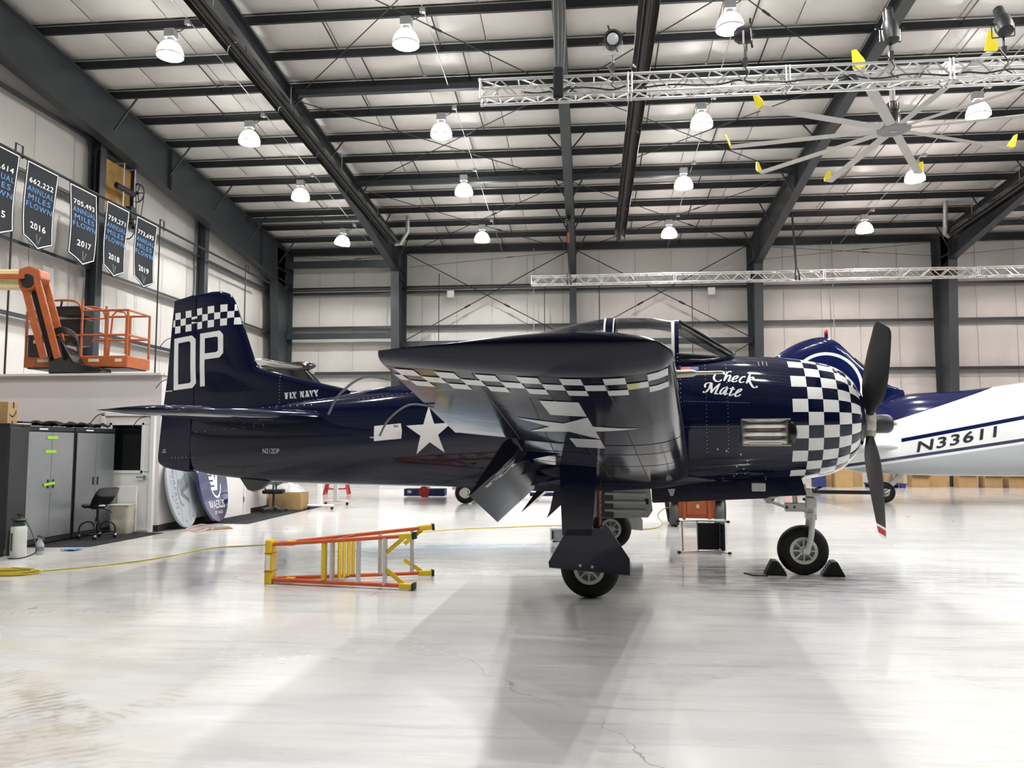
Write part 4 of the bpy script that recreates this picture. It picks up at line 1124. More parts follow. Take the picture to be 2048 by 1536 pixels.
fly = [[(415, 300), (510, 295), (545, 500), (465, 508), (440, 340)], [(515, 295), (555, 292), (560, 340), (535, 345)], [(520, 375), (540, 350), (550, 440), (530, 410)],
 [(580, 292), (660, 288), (695, 488), (625, 495), (605, 310)], [(695, 488), (745, 485), (742, 410), (725, 440), (690, 460)], [(690, 280), (770, 278), (830, 470), (860, 470), (858, 485), (775, 490), (785, 470), (750, 390)], [(790, 275), (850, 270), (845, 300), (815, 370), (795, 330), (815, 295)],
 [(948, 265), (1030, 262), (1140, 455), (1060, 460), (985, 300)], [(980, 320), (1000, 345), (1020, 460), (992, 468)], [(1050, 255), (1110, 250), (1108, 380), (1085, 330)], [(1165, 245), (1235, 240), (1315, 440), (1225, 448), (1190, 320)], [(1180, 340), (1205, 395), (1195, 450), (1158, 452)],
 [(1275, 238), (1350, 232), (1420, 435), (1390, 440), (1300, 260)], [(1380, 232), (1430, 230), (1415, 360), (1392, 280)], [(1435, 225), (1515, 222), (1580, 400), (1610, 415), (1608, 428), (1520, 432), (1535, 405), (1500, 330)], [(1535, 220), (1600, 215), (1595, 240), (1565, 320), (1545, 280), (1565, 240)]]
print_mesh('tail_slogan', [poly([gm2(u, v) for u, v in p]) for p in fly], on_side(), 'decal_white', T28, .05)
def on_fin(x, z): return Vector((x, -(fin_half(z, x) if x > XH - .01 else rud_half(z, x)) - .006, z))
# fin letters (rudder carries the D)
gm3 = grid_map(325, 735, -6.155, 3.083, .001136, -.001095, -.0, .0)
gD = [[(325, 735), (585, 700), (642, 748), (662, 1330), (612, 1390), (338, 1418)], [(388, 797), (550, 775), (568, 795), (585, 1305), (570, 1325), (402, 1343)]]
gP = [[(705, 683), (985, 650), (1032, 703), (1042, 943), (990, 1002), (782, 1023), (790, 1370), (722, 1377)], [(775, 745), (945, 727), (962, 748), (968, 908), (945, 930), (782, 945)]]
def holed(outer, inner):
    """bridge outer/inner loops of an outline with a hole into quads (nearest-vertex fan)"""
    bm = bmesh.new()
    vs = [bm.verts.new((*p, 0)) for p in outer + inner]
    es = [bm.edges.new((vs[i], vs[(i + 1) % len(outer)])) for i in range(len(outer))]
    k = len(outer); es += [bm.edges.new((vs[k + i], vs[k + (i + 1) % len(inner)])) for i in range(len(inner))]
    bmesh.ops.triangle_fill(bm, use_beauty=True, edges=es)
    bm.verts.index_update()
    out = ([(v.co.x, v.co.y) for v in bm.verts], [tuple(v.index for v in f.verts) for f in bm.faces]); bm.free(); return out
print_mesh('tail_code', [holed(*[[gm3(u, v) for u, v in l] for l in gD]), holed(*[[gm3(u, v) for u, v in l] for l in gP])], on_fin, 'decal_white', T28, .08)
sq = [[(327, 395), (407, 387), (409, 478), (328, 487)], [(480, 375), (566, 366), (570, 457), (486, 467)], [(647, 350), (722, 341), (726, 430), (655, 440)], [(802, 327), (893, 320), (896, 412), (806, 424)], [(978, 310), (1075, 305), (1077, 400), (982, 408)], [(1165, 305), (1180, 305), (1210, 390), (1168, 395)],
 [(303, 490), (328, 487), (331, 577), (297, 582)], [(409, 478), (486, 467), (489, 558), (412, 568)], [(572, 457), (655, 448), (655, 478), (574, 492)], [(575, 520), (658, 530), (660, 536), (575, 548)], [(726, 430), (806, 424), (808, 508), (730, 520)], [(896, 412), (982, 408), (983, 492), (900, 503)], [(1077, 400), (1168, 395), (1168, 480), (1077, 490)],
 [(331, 575), (410, 568), (413, 660), (330, 668)], [(489, 558), (574, 548), (576, 640), (488, 648)], [(660, 532), (728, 522), (730, 614), (664, 624)], [(808, 510), (898, 504), (900, 598), (810, 607)], [(983, 495), (1077, 488), (1078, 582), (986, 588)], [(1170, 483), (1240, 480), (1268, 573), (1170, 576)]]
print_mesh('tail_checks', [poly([gm3(u, v) for u, v in p]) for p in sq], on_fin, 'decal_white', T28, .08)
print_mesh('rudder_stripe', [poly([gm3(u, v) for u, v in [(207, 1425), (318, 1418), (318, 1428), (207, 1436)]])], on_fin, 'decal_white', T28, .08)
print_mesh('registration', [fit(text_polys('N212DP', 0, .006), -4.60, 1.437, .265, .066)], on_side(), 'decal_white', T28, .05)
print_mesh('no_push_mark', [fit(text_polys('NO'), -6.27, 1.47, .04, .022), fit(text_polys('PUSH'), -6.285, 1.44, .065, .022)], on_side(), 'decal_white', T28, .03)
# fuselage insignia: star with bars
S = star_pts(-2.14, 1.712, .332, 93)
G = [poly(S)]
G.append(poly([(-2.915, 1.60), (-2.915, 1.795), (-2.535, 1.828), (-2.517, 1.735), (-2.527, 1.632)]))
G.append(poly([(-1.70, 1.735), (-1.70, 1.92), (-1.34, 1.94), (-1.34, 1.76)]))
print_mesh('insignia', G, on_side(), 'decal_white', T28, .06)
for x, z in ((-2.575, 1.79), (-2.895, 1.645)): MB().cyl((x, -.505, z), (x, -.60, z), .016 if x > -2.7 else .01, n=14).build('access_plug', 'galv', T28)
# exhaust-side flag, louvres, fasteners
print_mesh('flag_stripes', [rect(.998, 2.432 + i * .0085, .115, .005) for i in range(6)], on_side(.006), 'flag_red', T28, .04)
print_mesh('flag_field', [rect(.998, 2.430, .115, .048)], on_side(.004), 'decal_white', T28, .04)
print_mesh('flag_canton', [rect(1.113, 2.430, .09, .048)], on_side(.005), 'flag_blue', T28, .04)
for x in (1.90, 1.945, 1.99):
    p = on_side(.006)(x, 2.47); MB().beam(p, on_side(.006)(x, 2.53), .012, .008, (0, 1, 0)).build('louvre', 'black', T28)
fs = MB()
def stud(x, z, r=.008):
    h = side.ray_cast(Vector((x, -4, z)), Vector((0, 1, 0)))
    if h[0]: n_ = h[1] if h[1].y < 0 else -h[1]; fs.cyl(h[0], h[0] + n_ * .004, r, n=8)
for i in range(9): stud(.72 + i * .125, 1.075 + .0022 * i * i, .010)
for x, z in ((1.62, 1.21), (1.70, 1.27), (1.735, 1.33), (1.735, 1.37), (1.66, 1.44), (1.5, 1.48), (1.4, 1.50), (1.62, 1.30)): stud(x, z, .010)
for i in range(7): stud(-6.12 + i * .062, 1.375, .006)
for i in range(12): stud(-5.72 + i * .16, 1.735 + i * .012, .006)
for i in range(14): stud(-4.46 + .0 * i, 2.05 + i * .045, .006)
for i in range(10): stud(-4.9 + i * .11, 2.06 + .004 * i, .007)
for i in range(26): stud(.99, 2.60 - i * .055, .005); 
for i in range(30): stud(1.03 + i * .025, 2.06 - .001 * i, .0045); stud(1.03 + i * .025, 1.76, .0045)
for i in range(24): stud(1.28, 2.5 - i * .045, .0045); stud(1.52, 2.5 - i * .045, .0045)
for i in range(30): stud(-3.2 + i * .07, 2.16 + i * .006, .004)
tag(fs.build('fasteners', 'bolt', T28), kind='stuff')
for i in range(12):
    MB().cyl((.962, -.452 * cos(i * .14), 2.56 + .045 * i), (.962, -.475 * cos(i * .14), 2.56 + .045 * i), .007, n=8).build('bow_rivet', 'bolt', T28)
# underside of the near wing: checks and insignia
under = bvh(wing_objs)
def on_wing(off=.004):
    def f(x, y):
        h = under.ray_cast(Vector((x, y, 0)), Vector((0, 0, 1)))
        z = h[0].z if h[0] else wz(-y) - .08
        return Vector((x, y, z - off))
    return f
S = star_pts(.20, -4.43, .475, 0)
print_mesh('wing_insignia', [poly(S), rect(.10, -5.37, .245, .46), rect(.10, -3.95, .245, .46)], on_wing(), 'decal_wing', T28, .08)
G = []
yr = [-5.98, -5.835, -5.695, -5.56]
for r in range(3):
    for i in range(13):
        x0 = -.628 + i * .1175
        if (i + r) % 2 == 0 and x0 < .86: G.append(rect(x0, yr[r], min(.1175, .89 - x0), yr[r + 1] - yr[r]))
    if r == 1: G.append(rect(-.68, yr[r], .0525, yr[r + 1] - yr[r]))
print_mesh('wing_checks', G, on_wing(), 'decal_wing', T28, .06)
print_mesh('primer_patch', [poly([(.665, -5.835), (.74, -5.835), (.72, -5.76), (.735, -5.70), (.665, -5.695)])], on_wing(.005), 'decal_green', T28, .06)
# wing panel lines (thin sealed seams standing just proud of the skin)
sl = MB()
for xa, ya, xb, yb in ((-.35, -3.7, -.17, -5.98), (.62, -1.0, .55, -5.98), (.2, -1.0, .2, -5.98), (-.32, -1.2, .05, -5.4), (.05, -3.66, -.9, -3.66), (.9, -3.1, -.4, -3.1), (.9, -2.3, -.4, -2.3)):
    f = on_wing(.0015); n_ = 24
    for i in range(n_): sl.beam(f(lerp(xa, xb, i / n_), lerp(ya, yb, i / n_)), f(lerp(xa, xb, (i + 1) / n_), lerp(ya, yb, (i + 1) / n_)), .006, .002)
sl.build('panel_seams', 'black', T28)
# flap number and placard: lie on the drooped flap's lower skin
fbv = bvh([flap_near])
def on_flap(u, y, off=.004):
    # u metres down the flap chord from the hinge
    A_ = radians(-46); hx = hingex(-y) - .03; hz = wz(-y) - .11
    p = Vector((hx - u * cos(A_), y, hz + u * sin(A_)))
    d_ = Vector((-.70, 0, .71)); h = fbv.ray_cast(p - d_ * .5, d_)
    return (h[0] - d_ * off) if h[0] else p
print_mesh('flap_number', [fit(text_polys('2', 0, .03), -3.36, .10, .16, .20), rect(-3.42, .08, .03, .36), rect(-3.39, .37, .10, .06), rect(-3.36, .30, .07, .03)], lambda u, v: on_flap(v, u), 'decal_wing', T28, .05)
print_mesh('flap_placard', [rect(-3.54, .20, .08, .10)], lambda u, v: on_flap(v, u), 'sign_grey', T28, .05)
def t28w(x, y, z): return Matrix.Translation((.185, 10.25, 0)) @ Matrix.Rotation(radians(-6.2), 4, 'Z') @ Vector((x, y, z))
rbf = thing('warning_streamer', 'red remove before flight streamer hanging beside the dark main gear door', 'streamer', t28w(.13, -1.70, .66), radians(-6.2))
MB().box((0, 0, .22), (.045, .004, .40)).build('ribbon', 'red_tag', rbf)
MB().tube([(0, 0, .42), (.01, 0, .47), (0, 0, .52)], .003, 5).build('cord', 'black', rbf)
print_mesh('streamer_text', [([(.010 - b_ * .024 + .004, .40 - a_ * .36) for a_, b_ in tp[0]], tp[1]) for tp in [text_polys('REMOVE BEFORE FLIGHT')]], lambda x, z: Vector((x, -.0035, z)), 'banner_white', rbf)
# ================================================================= OTHER AIRCRAFT
# ---- the old airliner, tail to the left, nose-high on its tailwheel
DC = thing('airliner', 'white and blue vintage airliner with rounded fin standing behind the navy trainer', 'airplane', (7.1, 22.7, 0), radians(1.0))
def dc(x, y, z): return (x, y, z)
# x, bottom, widest, top, half width   (local x runs forward from the tail)
dtab = [(-.9, 1.35, 1.5, 1.66, .05), (-.4, 1.08, 1.5, 1.9, .22), (.2, .84, 1.5, 2.3, .42), (1.0, .78, 1.6, 2.75, .62), (1.77, .76, 1.7, 2.98, .76), (2.77, .74, 1.8, 3.03, .9), (4.7, .73, 2.0, 3.27, 1.1), (7.0, .90, 2.35, 3.7, 1.22), (10.5, 1.2, 2.7, 4.05, 1.24), (14.0, 1.75, 3.1, 4.35, 1.2), (16.5, 2.3, 3.5, 4.5, 1.0), (18.0, 2.9, 3.75, 4.4, .55), (18.6, 3.4, 3.8, 4.1, .1)]
xs = [lerp(-.9, 18.6, (i / 70)) for i in range(71)]
dfus = MB().loft([sring(x, *interp(dtab, x), e=2.1, n=48) for x in xs]).build('fuselage', 'dc3_livery', DC, smooth=60)
dside = bvh([dfus])
def on_dc(off=.006):
    def f(x, z):
        h = dside.ray_cast(Vector((x, -6, z)), Vector((0, 1, 0)))
        if h[0] is None: return Vector((x, -.3, z))
        n_ = h[1] if h[1].y < 0 else -h[1]
        return h[0] + n_ * off
    return f
tp = text_polys('N33611', 0.10, .022, 1.15)
vs_, fs_ = fit(tp, 0, 0, 1.93, .29)
split_islands(print_mesh('registration', [([(1.56 + x + .0 * y, 1.37 + y + .215 * x) for x, y in vs_], fs_)], on_dc(.010), 'black', DC, .2))
# fin and rudder (rounded)
FO = [(1.6, 2.98), (1.1, 3.25), (.55, 3.72), (.28, 3.98), (.0, 4.28), (-.25, 4.48), (-.55, 4.57), (-.9, 4.52), (-1.3, 4.38), (-1.65, 4.18), (-1.92, 3.95), (-1.95, 3.6), (-1.8, 2.9), (-1.4, 2.2), (-.9, 1.8), (-.2, 1.7), (.8, 2.2)]
def thick_outline(P, t, name, m, par, Mx, edge=.25):
    P = smooth_pts([(a, b_, 0) for a, b_ in P], 4, True); c_ = Vector((sum(p.x for p in P) / len(P), sum(p.y for p in P) / len(P), 0))
    rings = []
    for k, h in ((1.0, 0), (.985, .35), (.94, .7), (.80, .95), (.4, 1.0)):
        rings.append([(c_.x + (p.x - c_.x) * k, c_.y + (p.y - c_.y) * k, t / 2 * h) for p in P])
    rings = [[(x, y, -z) for x, y, z in r] for r in reversed(rings)] + rings[1:]
    b = MB().loft(rings); b.v = [Mx @ v for v in b.v]
    return b.build(name, m, par, smooth=60)
RX = Matrix.Rotation(pi / 2, 4, 'X')
fin_ = thick_outline([p for p in FO], .22, 'fin', 'blue_paint', DC, RX)
finb = bvh([fin_])
def on_finb(x, z):
    h = finb.ray_cast(Vector((x, -3, z)), Vector((0, 1, 0)))
    return (h[0] + Vector((0, -.006, 0))) if h[0] else Vector((x, -.11, z))
print_mesh('fin_ring', [ring_band(-.52, 3.15, .90, .98, radians(-30), radians(135), 40)], on_finb, 'decal_white', DC, .15)
MB().beam((-.50, -.105, 4.40), (-.46, -.118, 2.6), .006, .02, (0, 1, 0)).build('rudder_seam', 'black', DC)
MB().tube([(.27, -.035, 3.97), (.57, -.035, 3.69), (1.12, -.035, 3.22), (1.5, -.03, 3.02)], .03, 6).build('deicer_boot', 'black', DC)
MB().cyl((-.46, 0, 4.54), (-.46, 0, 4.66), .05, n=14).build('beacon_base', 'blue_paint', DC)
MB().lathe([(.045, 0), (.05, .04), (.04, .10), (.01, .125)], 16, Matrix.Translation((-.46, 0, 4.66))).build('beacon', 'beacon_red', DC, smooth=60)
# tailplane
for sd in (-1, 1):
    secs = [hsec(sd * y, le, te, th, 1.45 + .02 * y) for y, le, te, th in ((.1, 1.0, -1.2, .22), (1.0, .85, -1.2, .2), (2.2, .5, -1.2, .16), (3.2, .1, -1.15, .12), (3.75, -.15, -.8, .05), (3.85, -.4, -.6, .01))]
    MB().loft(secs).build('tailplane', 'dc3_grey', DC, smooth=60)
# tailwheel
MB().beam((1.50, 0, .90), (.98, 0, .30), .10, .14).beam((1.62, 0, .84), (1.36, 0, .78), .12, .12).build('tailwheel_fork', 'alu_paint', DC, bev=.02)
MB().cyl((1.25, .09, .92), (1.12, .09, .55), .05, n=14).cyl((1.28, .09, 1.0), (1.22, .09, .85), .035, n=14).build('tail_oleo', 'alu', DC, smooth=40)
wheel(DC, (.96, 0, .285), .285, .20, .095, 6, 'alu_paint')
MB().tube([(.93, -.13, .30), (.97, -.13, .30), (1.06, -.12, .36)], .03, 10).build('axle_arm', 'alu_paint', DC)
# wings and main gear (outside the photograph)
for sd in (-1, 1):
    secs = [hsec(sd * y, le, te, th, z, 18) for y, le, te, th, z in ((.8, 13.6, 9.2, .62, 2.0), (3.2, 13.6, 9.6, .56, 2.1), (4.5, 13.3, 10.0, .45, 2.35))]
    MB().loft(secs).build('wing', 'dc3_grey', DC, smooth=60)
    MB().lathe([(.3, 14.8), (.62, 14.6), (.68, 14.0), (.6, 12.5), (.3, 10.5), (.05, 9.5)], 24, Matrix.Translation((0, sd * 2.9, 2.55)) @ Matrix.Rotation(pi / 2, 4, 'Y')).build('nacelle', 'dc3_white', DC, smooth=50)
    wheel(DC, (13.2, sd * 2.9, .56), .56, .40, .25, 8)
    MB().beam((13.2, sd * 2.9, .56), (13.0, sd * 2.9, 2.2), .14, .14).build('main_leg', 'alu_paint', DC)
# ---- small T-tailed jet behind the trainer
JT = thing('business_jet', 'small white T-tailed jet with black tail fairing parked behind the navy trainer', 'airplane', (-3.6, 22.9, 0), 0)
jt = [(-4.6, 1.45, 1.6, 1.75, .08), (-3.5, 1.15, 1.6, 1.95, .35), (-2.0, .86, 1.55, 2.2, .60), (0, .70, 1.45, 2.28, .74), (3.0, .66, 1.42, 2.26, .75), (4.6, .68, 1.35, 2.1, .66), (5.8, .78, 1.2, 1.65, .40), (6.5, .95, 1.12, 1.3, .08)]
MB().loft([sring(lerp(-4.6, 6.5, i / 40), *interp(jt, lerp(-4.6, 6.5, i / 40)), n=32) for i in range(41)]).build('fuselage', 'jet_white', JT, smooth=60)
rings = []
for z, le, te, th in ((1.7, -2.6, -4.5, .10), (2.3, -3.2, -4.9, .08), (3.3, -4.15, -5.4, .06), (3.85, -4.7, -5.75, .05)):
    xs_ = [lerp(le, te, j / 10) for j in range(11)]
    rings.append([(x, -max(.004, af(j / 10, 1.0) * th * 1.8), z) for j, x in enumerate(xs_)] + [(x, max(.004, af(j / 10, 1.0) * th * 1.8), z) for j, x in reversed(list(enumerate(xs_)))])
MB().loft(rings).build('fin', 'jet_black', JT, smooth=60)
MB().lathe([(.005, -4.42), (.07, -4.48), (.12, -4.62), (.14, -4.95), (.10, -5.5), (.02, -6.1)], 20, Matrix.Translation((0, 0, 3.92)) @ Matrix.Rotation(pi / 2, 4, 'Y')).build('tail_bullet', 'jet_black', JT, smooth=60)
for sd in (-1, 1):
    MB().loft([hsec(sd * y, le, te, th, 3.90) for y, le, te, th in ((.05, -4.75, -5.75, .10), (1.2, -5.0, -5.8, .075), (2.1, -5.2, -5.85, .055), (2.25, -5.4, -5.85, .01))]).build('tailplane', 'jet_white', JT, smooth=60)
    MB().loft([hsec(sd * y, le - .035 + .05, le - .055, .035, 3.90, 8) for y, le in ((.1, -4.75), (1.2, -5.0), (2.1, -5.2))]).build('deicer_boot', 'jet_black', JT, smooth=60)
    MB().loft([hsec(sd * y, le, te, th, z) for y, le, te, th, z in ((.5, 1.4, -1.2, .28, .74), (2.0, 1.0, -.95, .22, .80), (4.6, .4, -.4, .13, .95), (5.0, .2, -.2, .03, .98))]).build('wing', 'jet_white', JT, smooth=60)
    MB().lathe([(.20, 1.1), (.30, 1.0), (.34, .5), (.30, -.4), (.2, -.9)], 20, Matrix.Translation((-2.2, sd * 1.05, 1.95)) @ Matrix.Rotation(pi / 2, 4, 'Y')).build('engine', 'jet_white', JT, smooth=50)
    wheel(JT, (.32, sd * 1.5, .285), .29, .17, .13, 6, 'gear_white')
    MB().cyl((.28, sd * 1.6 - .02 * sd, .285), (.28, sd * 1.62, .285), .115, n=20).build('hub_cap', 'gear_white', JT)
    MB().box((.02, sd * 1.52, .52), (.10, .12, .30)).build('gear_leg', 'gear_white', JT)
wheel(JT, (4.6, 0, .2), .2, .13, .09, 6)
MB().cyl((4.6, .12, .2), (4.6, .12, .8), .04, n=10).build('nose_leg', 'gear_white', JT)
# ================================================================= OVERHEAD GEAR
def box_truss(name, label, x0, x1, y, z, s=.29, r=.024, seg=2.44):
    t = thing(name, label, 'truss', (x0, y, z))
    L = x1 - x0
    for dy, dz in ((-s / 2, 0), (s / 2, 0), (-s / 2, s), (s / 2, s)):
        MB().cyl((0, dy, dz), (L, dy, dz), r, n=10).build('chord', 'alu', t, smooth=60)
    d0 = MB().cyl((0, 0, 0), (.30, 0, s), .0125, n=6).build('brace', 'alu', t, smooth=60, loc=(.05, -s / 2, 0))
    b0 = MB().cyl((0, -s / 2, 0), (0, s / 2, 0), .0125, n=6).build('rung', 'alu', t, smooth=60, loc=(.03, 0, 0))
    e0 = MB().cyl((0, 0, 0), (.30, s, 0), .0125, n=6).build('brace', 'alu', t, smooth=60, loc=(.05, -s / 2, 0))
    k = 0; x = .05
    while x + .62 < L:
        if x > .06:
            mesh_copy(d0, 'brace', t, (x, -s / 2, 0)); mesh_copy(e0, 'brace', t, (x, -s / 2, 0))
        mesh_copy(d0, 'brace', t, (x, s / 2, 0))
        for dy in (-s / 2, s / 2): mesh_copy(d0, 'brace', t, (x + .60, dy, 0), None, (-1, 1, 1))
        mesh_copy(e0, 'brace', t, (x + .60, -s / 2, 0), None, (-1, 1, 1))
        mesh_copy(e0, 'brace', t, (x, -s / 2, s))
        mesh_copy(b0, 'rung', t, (x + .30, 0, 0)); mesh_copy(b0, 'rung', t, (x + .60, 0, s))
        x += .61
    for i in range(int(L / seg) + 1):
        fx = i * seg
        for o_ in (-.03, .03):
            if 0 <= fx + o_ <= L:
                f = MB()
                for dy in (-s / 2, s / 2): f.box((fx + o_, dy, s / 2), (.02, .05, s + .05))
                for dz in (0, s): f.box((fx + o_, 0, dz), (.02, s, .05))
                f.build('end_plate', 'alu', t)
    return t
TR1 = box_truss('lighting_truss', 'aluminium box truss carrying stage lights in front of the big fan', -1.72, 9.3, 12.5, 7.16)
TR2 = box_truss('lighting_truss', 'bare aluminium box truss hung across the back of the hangar', -1.9, 20.0, 27.0, 7.08)
def stage_light(x, y, z, yaw, pitch, label, kind):
    t = thing('stage_light', label, 'stage light', (x, y, z), yaw, 'stage lights clamped on the truss')
    MB().box((0, 0, .02), (.06, .07, .12)).cyl((0, 0, .05), (0, 0, .22), .02, n=8).build('clamp', 'black', t)
    y_ = MB()
    for s_ in (-1, 1): y_.beam((s_ * .155, 0, .25), (s_ * .155, 0, .46), .008, .03)
    y_.beam((-.155, 0, .235), (.155, 0, .235), .03, .008).build('yoke', 'galv' if kind == 0 else 'black', t)
    Mx = Matrix.Translation((0, 0, .47)) @ Matrix.Rotation(pitch, 4, 'X')
    if kind == 0:
        MB().lathe([(.08, .16), (.13, .10), (.145, 0), (.15, -.10), (.115, -.10), (.112, -.06), (.03, .04)], 24, Mx @ Matrix.Rotation(pi / 2, 4, 'X') @ Matrix.Rotation(pi, 4, 'X')).build('lamp_body', 'black', t, smooth=40)
        MB().sphere((0, 0, 0), .10, 18, 8, (1, .25, 1)).build('lens', 'poly_clear', t, smooth=180).matrix_local = Mx @ Matrix.Translation((0, -.08, 0))
        for a in (20, 110, 200, 290):
            MB().cyl(Mx @ Vector((.14 * cos(radians(a)), -.09, .14 * sin(radians(a)))), Mx @ Vector((.22 * cos(radians(a)), -.10, .22 * sin(radians(a)))), .016, n=8).build('shutter_handle', 'black', t)
    else:
        MB().lathe([(.06, -.30), (.075, -.29), (.085, -.12), (.12, -.05), (.13, .12), (.11, .24), (.05, .27)], 20, Mx).build('lamp_body', 'black', t, smooth=35)
        MB().lathe([(.065, -.345), (.075, -.33), (.075, -.285)], 20, Mx).build('lens_barrel', 'black_gloss', t, smooth=40)
        MB().lathe([(.001, -.349), (.05, -.349)], 16, Mx, caps=False).build('lens', 'galv', t)
        for s_ in (-1, 1): MB().cyl(Mx @ Vector((s_ * .12, 0, .02)), Mx @ Vector((s_ * .22, 0, .02)), .014, n=8).build('shutter_handle', 'black', t)
    return t
zt = 7.16 + .29
stage_light(.45, 12.36, zt + .09, 0, radians(8), 'round-lensed stage light facing the hangar floor, on the truss', 0)
stage_light(2.52, 12.36, zt + .09, radians(70), radians(0), 'boxy black stage light turned sideways on the truss', 0)
stage_light(4.72, 12.36, zt + .09, 0, radians(168), 'black spotlight pointing straight up above the fan hub, on the truss', 1)
stage_light(6.38, 12.36, zt + .09, radians(-10), radians(150), 'black tilted spotlight on the truss past the fan hub', 1)
cb = TR1
pts = []
for i in range(40):
    x = .7 + i * .245; pts.append((x, -.14 + .06 * sin(i), .02 + .07 * abs(sin(i * .55)) + (.05 if i % 7 == 0 else 0)))
MB().tube(smooth_pts(pts, 3), .014, 6).build('cable', 'black', cb, smooth=60)
for xx in (2.17, 4.24, 6.44, 8.1): MB().tube(smooth_pts([(xx - .1, -.2, .40), (xx + .02, -.2, .2), (xx - .03, -.18, .10), (xx + .1, -.14, .04)], 5), .010, 6).build('cable_tail', 'black', cb)
ht = thing('hoist_bundle', 'black chain hoist and cable bundle holding up the lighting truss', 'hoist', (-.42, 12.42, 7.1))
MB().box((0, -.14, .22), (.16, .10, .50)).build('hoist_bag', 'black_cloth', ht, bev=.03)
for dx in (-.05, .0, .05, .08): MB().tube(smooth_pts([(dx, -.1, .45), (dx * 1.4, -.05, 1.5), (dx * .6 - .03, 0, 2.8), (-.11 + dx * .5, 0, 3.9)], 6), .016, 6).build('cable', 'black', ht)
for x, zz, lab in ((7.0, 9.25, 'black strap and shackle holding the back truss beside the right steel frame'), (-.57, 9.35, 'black strap with orange sling holding the back truss at the centre column')):
    ht = thing('truss_strap', lab, 'strap', (x, 27.0, 7.05))
    z1 = zz - 7.05
    MB().beam((0, -.02, .38), (-.08, 0, z1), .06, .05).build('strap', 'black', ht)
    MB().tube(smooth_pts([(-.06, -.18, .0), (-.08, -.19, .2), (-.02, -.1, .42), (.04, -.19, .2), (.05, -.18, -.02)], 5), .03, 8).build('sling', 'black', ht)
    MB().tube([(-.08, 0, z1), (-.08, 0, z1 + .12)], .012, 6).build('wire_rope', 'black', ht)
    if x < 0:
        MB().sphere((-.02, -.12, z1 - .05), .13, 14, 10, (1, 1, 1.3)).build('chain_motor', 'black_gloss', ht, smooth=180)
        MB().box((-.03, -.02, z1 - .65), (.07, .05, .35)).build('orange_sling', 'orange', ht)
# ---- big ceiling fan
HF = (6.68, 17.5, 8.4)
fan = thing('ceiling_fan', 'huge ten-bladed grey ceiling fan with yellow winglet tips', 'ceiling fan', HF)
MB().cyl((0, 0, .42), (0, 0, 2.1), .06, n=14).build('drop_pole', 'alu_paint', fan, smooth=40)
MB().lathe([(.10, .05), (.15, .10), (.15, .30), (.11, .36), (.13, .42), (.13, .58), (.08, .62)], 20).build('motor', 'tube_steel', fan, smooth=40)
MB().lathe([(.001, -.035), (.34, -.03), (.36, 0), (.34, .04), (.001, .05)], 10).build('hub', 'grey_plastic', fan)
MB().box((0, 0, -.04), (.16, .08, .012)).build('hub_badge', 'galv', fan)
R0, R1 = .30, 3.42
secs = []
for r in (R0, R0 + .15, 1.2, 2.3, R1):
    c_ = .20; secs.append([(r, -c_ / 2, -.012), (r, -c_ * .2, .018), (r, c_ * .2, .03), (r, c_ / 2, .012), (r, c_ * .2, -.006), (r, -c_ * .2, -.018)])
bl0 = MB().loft(secs).build('fan_blade', 'fan_blade', fan, smooth=40)
wg0 = MB().prism([(-.11, .03), (.11, .03), (.12, -.02), (.10, -.10), (-.02, -.30), (-.10, -.30)], -.012, .012, Matrix.Translation((R1 + .01, 0, .04)) @ Matrix.Rotation(radians(20), 4, 'Y') @ Matrix.Rotation(pi / 2, 4, 'Z') @ Matrix.Rotation(-pi / 2, 4, 'X')).build('winglet', 'yellow_blade', bl0, bev=.008)
wg0.name = 'winglet'
for k in range(10):
    o = bl0 if k == 0 else mesh_copy(bl0, 'fan_blade', fan)
    o.rotation_euler = (0, 0, radians(24.3 + 36 * k))
    if k: mesh_copy(wg0, 'winglet', o)
# ---- radiant tube heaters
def heater(x, y0, y1, z0, z1, label, pipe=None):
    t = thing('tube_heater', label, 'heater', (x, y0, z0))
    L = y1 - y0; dz = z1 - z0
    P = lambda u, dx, h: (dx, L * u, dz * u + h)
    n = 6
    for i in range(n):
        a, b_ = i / n, (i + 1) / n - .003
        prof = [(-.21, -.06), (-.19, .06), (-.09, .16), (.09, .16), (.19, .06), (.21, -.06)]
        MB().loft([[P(a, u, v) for u, v in prof] + [P(a, u * .95, v - .012) for u, v in reversed(prof)], [P(b_, u, v) for u, v in prof] + [P(b_, u * .95, v - .012) for u, v in reversed(prof)]]).build('reflector', 'tube_steel', t, smooth=30)
    MB().tube([P(0, 0, 0), P(1, 0, 0)], .055, 14).build('burner_tube', 'steel_dark', t, smooth=60)
    for i in range(4): MB().tube([P(i / 4 + .1, 0, .15), (0, L * (i / 4 + .1), dz * (i / 4 + .1) + .75)], .008, 5).build('hanger', 'galv', t)
    if pipe: MB().tube([P(1, 0, .0)] + [(p[0] - x, p[1] - y0, p[2] - z0) for p in pipe], .08, 12).build('flue_pipe', 'galv', t, smooth=40)
    return t
heater(-7.3, 12.8, 29.4, 10.0, 9.27, 'long dark radiant tube heater under the roof by the left steel frame', [(-7.1, 29.5, 9.3), (-6.82, 29.5, 9.75), (-6.82, 29.5, 10.35)])
heater(1.25, 12.0, 29.7, 10.25, 9.33, 'long dark radiant tube heater right of the centre steel frame')
heater(13.4, 18.0, 30.4, 9.95, 9.32, 'radiant tube heater beside the steel frame at the right', [(13.1, 30.0, 9.35), (13.0, 29.7, 9.5), (13.0, 29.6, 10.4)])
